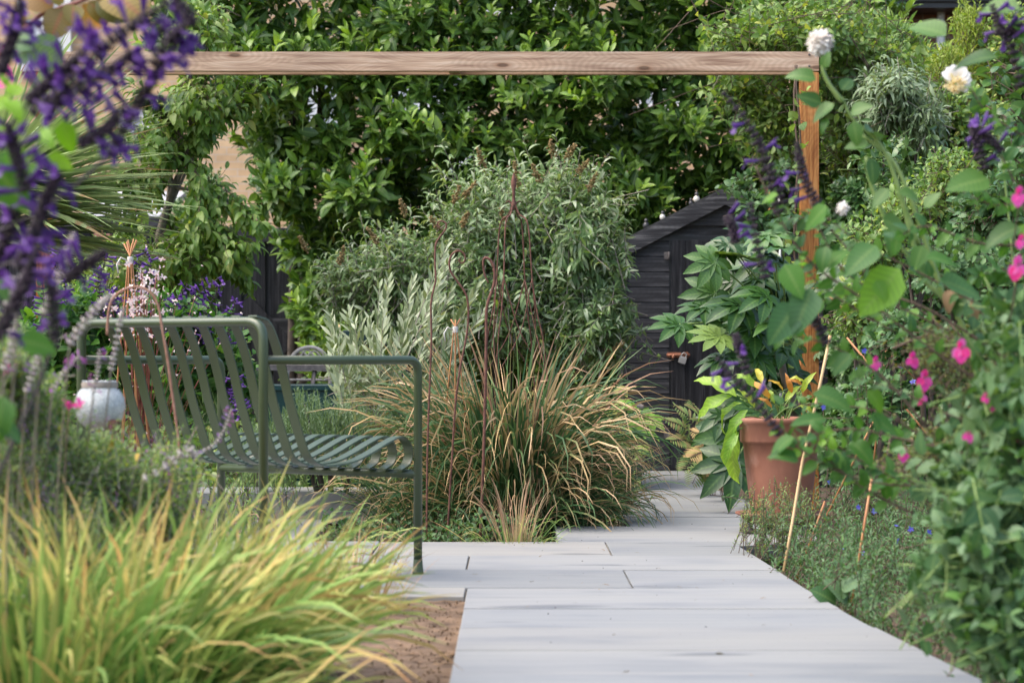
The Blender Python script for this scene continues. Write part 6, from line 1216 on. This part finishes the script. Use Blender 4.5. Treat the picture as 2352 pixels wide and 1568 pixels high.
# ---- pink flowered shrubby salvia
pk = Plant('pink_salvia', 'fine twiggy salvia with bright pink flowers at the right edge', 'plant', tuple(W(2380, 0, 5.9).xy) + (-.09,))
EP = [ell(2150, 790, 6.0, 100, 60, .2), ell(2250, 900, 6.0, 110, 100, .25), ell(2330, 780, 6.0, 80, 110, .25), ell(2150, 1000, 6.0, 110, 60, .2), ell(2320, 1010, 6.0, 90, 90, .2), ell(2040, 1060, 6.1, 60, 40, .15)]
P, D = blob(EP, 480, .7, .7, (.6, .5, .5)); pk.shoots(P, D, .11, 9, 'small', 'fern', .017, 1.0, .1, 'opp', 'stem_brown', .0016); 
for s_ in ([(2420, 1100), (2250, 830), (2150, 770), (2050, 800)], [(2420, 1000), (2300, 880), (2180, 740)], [(2400, 1150), (2200, 1050), (2010, 1080)], [(2400, 760), (2350, 650)]): pk.add_stem(bez(Wp(s_, 6.0), 5), .003, 'stem_brown', 5)
for (u, v, s) in ((2340, 455, 1.1), (2336, 618, 1.35), (2207, 808, 1.3), (2095, 830, 1.05), (2010, 838, .9), (2122, 875, 1.3), (2115, 915, 1.0), (2280, 935, .7), (2222, 1005, .8), (2075, 1048, .9), (2348, 1005, 1.0), (2262, 920, .6), (2345, 560, .8), (2300, 1150, .6)):
    c = np.array(tuple(W(u, v, 4.95 if u > 2150 else 5.7))); pk.add_stem(bez([c + [0, .01, 0], c + [.02, .1, -.02], c + [.05, .35, -.14]], 4), .0014, 'stem_brown', 4); m = MB(); ds = [([random.uniform(-.4, .4), -.3, -1], .034), ([-.75, -.3, -.8], .026), ([.75, -.3, -.75], .026), ([.1, -.4, .9], .022), ([-.3, -.5, .4], .020)]
    m.stamp(TP['round'][0], frames(np.array([d_[0] for d_ in ds]), np.tile([0, -1., .35], (5, 1))) * np.array([d_[1] * s * .72 for d_ in ds])[:, None, None], np.tile([0, 0, .008], (5, 1)), rng.random(5)); m.build('flower', [M['pink']], pk.o, tuple(c - pk.base))
pk.finish()
# ---- rounded grey green leaves, lower right
lr = Plant('lemon_balm_bush', 'bushy plant with rounded toothed grey green leaves filling the lower right corner', 'bush', tuple(W(2330, 0, 4.9).xy) + (-.09,))
EL = [ell(2320, 760, 5.3, 60, 90, .2), ell(2200, 1080, 5.2, 90, 70, .2), ell(2310, 900, 5.1, 80, 90, .2), ell(2300, 1130, 5.0, 110, 110, .22), ell(2340, 1010, 5.0, 70, 70, .2), ell(2230, 1220, 4.9, 110, 90, .22), ell(2330, 1330, 4.9, 90, 120, .22), ell(2260, 1400, 4.85, 110, 100, .2), ell(2360, 1480, 4.8, 100, 100, .2), ell(2140, 1290, 5.0, 70, 50, .15)]
P, D = blob(EL, 210, .9, .8, (1, .5, .7)); P = P + D * rng.uniform(0, .1, (len(P), 1)) * (rng.random((len(P), 1)) < .4); lr.shoots(P, D, .16, 8, 'ovate', 'sage', .051, 1.1, .25, 'opp', 'stem_green', .0022, updir=.6, n_ind=300)
P, D = blob(EL, 420, .3, .3, inner=True); rand_leaves(lr, P, 'ovate', 'sage', .04)
for e in EL[:5]: lr.add_stem(bez([(lr.base[0] + random.uniform(-.05, .05), 4.95, -.09), ((lr.base[0] + e[0]) / 2, 4.95, e[2] * .5), e[:3]], 5), .004, 'stem_brown', 5)
lr.finish()

# ---- LEFT foreground: grass
fg = Plant('foreground_grass', 'lush lime and gold grass filling the lower left corner, blurred', 'grass clump', tuple(W(300, 0, 4.9).xy) + (-.09,))
def gb(u, Y): p = W(u, 0, Y); return np.array((p.x, Y, -.08))
blades(fg, gb(320, 4.9), .20, 420, .56, 'bladeF', 'foreblade', up=1.0, outw=.75, lean=(.15, 0)); blades(fg, gb(110, 4.6), .20, 380, .54, 'bladeF', 'foreblade', up=1.2, outw=.6, lean=(.10, 0), n_ind=0); blades(fg, gb(480, 5.2), .15, 380, .48, 'bladeF', 'foreblade', up=1.1, outw=.7, lean=(.16, 0), n_ind=0)
blades(fg, gb(0, 4.9), .18, 260, .52, 'bladeF', 'foreblade', up=1.2, outw=.6, lean=(.08, 0), n_ind=0); blades(fg, gb(380, 4.5), .14, 300, .38, 'bladeF', 'foreblade', up=.7, outw=1.1, lean=(.25, 0), n_ind=0); blades(fg, gb(620, 5.7), .13, 170, .46, 'bladeF', 'foreblade', up=1.3, outw=.5, lean=(.10, 0), n_ind=0); blades(fg, gb(330, 5.6), .25, 180, .55, 'bladeF', 'foreblade', up=1.3, outw=.5, lean=(.08, 0), n_ind=0)
fg.finish()
sd2 = Plant('seeding_grass', 'fine straw coloured seeding grass between foreground grass and armchair leg', 'grass clump', tuple(W(800, 0, 6.9).xy) + (-.09,)); blades(sd2, sd2.base + [0, -.1, .01], .11, 110, .33, 'bladeS', 'straw', up=1.3, outw=.7, lean=(.05, 0), n_ind=150)
blades(sd2, sd2.base + [-.15, .2, .01], .12, 90, .42, 'bladeA', 'foreblade', up=1.3, outw=.6, lean=(.1, 0), n_ind=60); sd2.finish()
# ---- mixed perennials at the left
lp = Plant('catmint_border', 'soft grey green catmint and herbs filling the left border below the lantern', 'plants', tuple(W(160, 0, 5.7).xy) + (-.09,))
EQ = [ell(70, 930, 5.5, 110, 90, .2), ell(60, 1060, 5.4, 120, 90, .2), ell(200, 1050, 5.6, 120, 70, .2), ell(330, 1080, 5.8, 110, 60, .2), ell(420, 1060, 6.0, 50, 40, .15), ell(30, 830, 5.3, 80, 80, .2), ell(150, 1180, 5.4, 150, 80, .2), ell(330, 1180, 5.8, 120, 70, .2)]
P, D = blob(EQ, 900, .6, .75, (.6, .8, .4)); lp.shoots(P, D, .13, 11, 'climb', 'perennial', .026, 1.1, .1, 'opp', 'stem_grey', .0018, n_ind=300)
P, D = blob(EQ, 900, .3, .3, inner=True); rand_leaves(lp, P, 'small', 'perennial', .04)
P, D = blob(EQ, 420, .3, .95, (.4, 1.2, .4)); lp.shoots(P + [0, -.12, .05], D, .12, 16, 'thin', 'perennial', .022, 1.0, .05, 'opp', 'stem_grey', .0012, n_ind=0)
P, D = blob(EQ, 110, .2, .95, (.4, 1.2, .6)); lp.shoots(P + [0, -.1, .06], D, .06, 8, 'small', 'lilac', .009, 1.0, 0, 'alt', None, n_ind=0, part='flower')
for e in EQ: lp.add_stem(bez([(e[0], e[1], -.09), (e[0] + .02, e[1], e[2] * .5), e[:3]], 4), .003, 'stem_brown', 4)
place(lp, 'laurel', 'hostay', [(252, 1002, 257, 1032), (318, 1038, 313, 1056)], 5.4)
place(lp, 'lance', 'lime', [(95, 1140, 97, 1095), (98, 1150, 120, 1120), (92, 1155, 70, 1130), (100, 1165, 125, 1160), (95, 1170, 65, 1160)], 5.3); lp.finish()
def greyspike(lab, pts, Y, n, cal='greycalyx', pet='lilac', fl=.06, cs=.011, fs=.014, r=.0016, topf=.7, name='catmint_spike'):
    b_ = W(pts[0][0], pts[0][1], Y); pl = Plant(name, lab, 'flower spike', tuple(b_), 'spent flower spikes at the left'); o = spike(pl, pts, Y, n, fl, cs, fs, cal, pet, 'stem_grey', r=r, topf=topf, sub=False)
    pl.add_stem(bez([tuple(W(pts[0][0], pts[0][1], Y)), (b_.x - .10, Y + .4, b_.z * .5), (b_.x - .20, Y + .9, -.09)], 4), r, 'stem_grey', 4); pl.finish(stem_name='lower_stem'); return pl
greyspike('curved grey seed spike with a magenta tip in front of the armchair slats', [(385, 1050), (440, 1045), (490, 1022), (515, 985), (532, 940)], 5.6, 22, fl=.35, cs=.0085, fs=.013, topf=.8)
greyspike('soft grey woolly spike crossing the left corner of the armchair', [(160, 790), (190, 745), (225, 705), (250, 680)], 4.6, 12, cs=.014)
greyspike('pinkish dry spike in front of the first chair slat', [(255, 850), (265, 800), (275, 740), (283, 708)], 5.3, 14, cs=.010)
greyspike('tall pale woolly spike at the far left between purple flowers', [(40, 700), (60, 620), (75, 540), (92, 460)], 4.0, 18, cs=.013)
greyspike('pale woolly spike right of the tall far-left one', [(100, 720), (130, 650), (160, 580), (168, 540)], 4.1, 16, cs=.013)
greyspike('grey woolly cluster low in front of the seat slats', [(330, 1100), (390, 1065), (430, 1030), (450, 1045)], 5.0, 9, cs=.014)
greyspike('lilac tipped spike above the glass lantern', [(215, 900), (225, 850), (228, 805)], 5.2, 10, fl=.3, cs=.008, fs=.014)
greyspike('lilac flowered spike just left of the glass lantern', [(120, 900), (150, 850), (180, 820)], 5.0, 12, fl=.4, cs=.009, fs=.016)
greyspike('lilac flowered spike below the purple salvia at the left edge', [(60, 900), (85, 830), (95, 780)], 4.6, 12, fl=.4, cs=.010, fs=.016)
greyspike('dull grey lilac spike at the very left edge', [(10, 850), (30, 780), (20, 700), (30, 640)], 4.2, 16, fl=.15, cs=.012, fs=.016)
mg = Plant('magenta_flower', 'small magenta flowers beside the glass lantern', 'flowers', tuple(W(165, 950, 5.1))); P = np.array([tuple(W(u, v, 5.1)) for u, v in ((152, 925), (165, 935), (158, 930), (18, 845), (14, 855), (180, 928))]); star(mg, P, rng.normal(size=(6, 3)) + [0, -1, 0], 'pink', .016, 4); mg.add_stem(bez([W(160, 930, 5.1), W(150, 1100, 5.1), Vector((W(150, 0, 5.1).x, 5.1, -.09))], 5), .0016, 'stem_brown', 4); mg.finish()
# ---- big purple salvia, close and blurred, left
YL = 3.9
ls = Plant('blurred_salvia', 'large purple salvia spikes close to the camera at the top left, out of focus', 'plant', tuple(W(-150, 0, YL).xy) + (-.09,))
SP = [([(70, 260), (140, 210), (200, 150), (260, 90), (330, 40), (385, 5)], 18, .20), ([(250, 360), (285, 290), (320, 230), (355, 175), (378, 130)], 15, .30), ([(60, 235), (110, 190), (160, 150), (215, 90)], 14, .35), ([(110, 250), (160, 215), (220, 175), (270, 150), (300, 120)], 14, .45), ([(60, 440), (45, 380), (30, 330), (20, 290)], 9, .35), ([(40, 620), (80, 530), (110, 450), (135, 400)], 15, .25), ([(-10, 780), (30, 700), (60, 640), (85, 570)], 14, .25), ([(120, 800), (125, 740), (120, 680), (110, 630)], 9, .35), ([(0, 170), (20, 110), (38, 50), (48, -20)], 12, .3), ([(440, 60), (430, 30), (400, -10)], 5, .1), ([(300, 60), (350, 55), (420, 110)], 6, .4), ([(150, 640), (200, 605), (240, 580)], 8, .05), ([(350, 150), (390, 90), (420, 60)], 7, .35), ([(10, 560), (30, 480), (60, 420)], 9, .25), ([(180, 330), (240, 300), (280, 250)], 8, .3), ([(20, 660), (-10, 600), (10, 560)], 8, .35)]
for pts, n, f_ in SP: spike(ls, pts, YL + random.uniform(-.15, .15), int(n * 1.5), f_ * .62, .0165, .040, r=.0026)
for pts in ([(-150, 700), (-60, 420), (60, 240)], [(-150, 900), (-20, 640), (40, 600)], [(-150, 600), (100, 480), (250, 360)], [(-150, 1000), (-60, 800), (-10, 770)], [(-200, 500), (-80, 300), (0, 170)], [(-100, 1300), (60, 950), (120, 800)]): ls.add_stem(bez(Wp(pts, YL), 6), .0032, 'stem_dark', 5)
place(ls, 'ovate', 'lime', [(10, 230, 50, 270), (20, 200, 0, 170), (60, 235, 100, 255), (140, 270, 165, 350), (100, 360, 170, 385), (15, 330, 60, 370), (80, 300, 120, 330), (-20, 300, 40, 300), (0, 390, 30, 350), (-10, 260, 15, 215), (45, 225, 20, 190)], YL)
place(ls, 'ovate', 'salvia', [(-20, 370, 60, 480), (-15, 350, 45, 395), (20, 385, 25, 330), (30, 780, 130, 800), (10, 900, -10, 1020), (-20, 640, 20, 690), (50, 410, 90, 380), (-20, 960, 50, 1010)], YL - .05); ls.finish()
# ---- smoke bush twig, top left
ct = Plant('smoke_bush', 'smoke bush branch with rounded bronze leaves at the top left corner', 'shrub', tuple(W(-150, 0, 5.6).xy) + (-.09,))
ct.add_stem(bez([(ct.base[0], 5.6, -.09), W(-120, 600, 5.6), W(-40, 200, 5.6), W(70, 55, 5.6), W(130, 22, 5.6), W(190, 2, 5.6), W(260, -30, 5.6)], 6), [.009 * (1 - .018 * i) for i in range(37)], 'stem_red', 7)
place(ct, 'round', 'cotinus', [(130, 20, 45, -25), (150, 15, 118, 82), (95, 45, 85, 65), (170, 8, 165, 50), (185, 5, 235, 70), (200, 0, 250, 50), (215, -5, 290, 42), (240, -15, 330, 30), (150, 10, 110, -20), (175, 0, 200, -30), (90, 45, 60, 20), (70, 60, 20, 80), (60, 60, 30, 30), (210, -20, 250, -10)], 5.6, nrm=(.1, -.9, .4))
place(ct, 'round', 'sage', [(60, 85, 140, 150), (30, 80, 68, 105), (40, 115, 55, 140)], 5.4, nrm=(.1, -.95, .2), jit=.05); place(ct, 'round', 'pink', [(0, 110, 58, 105), (-20, 165, 22, 190)], 5.5, nrm=(0, -.9, .3), jit=.05); ct.finish()
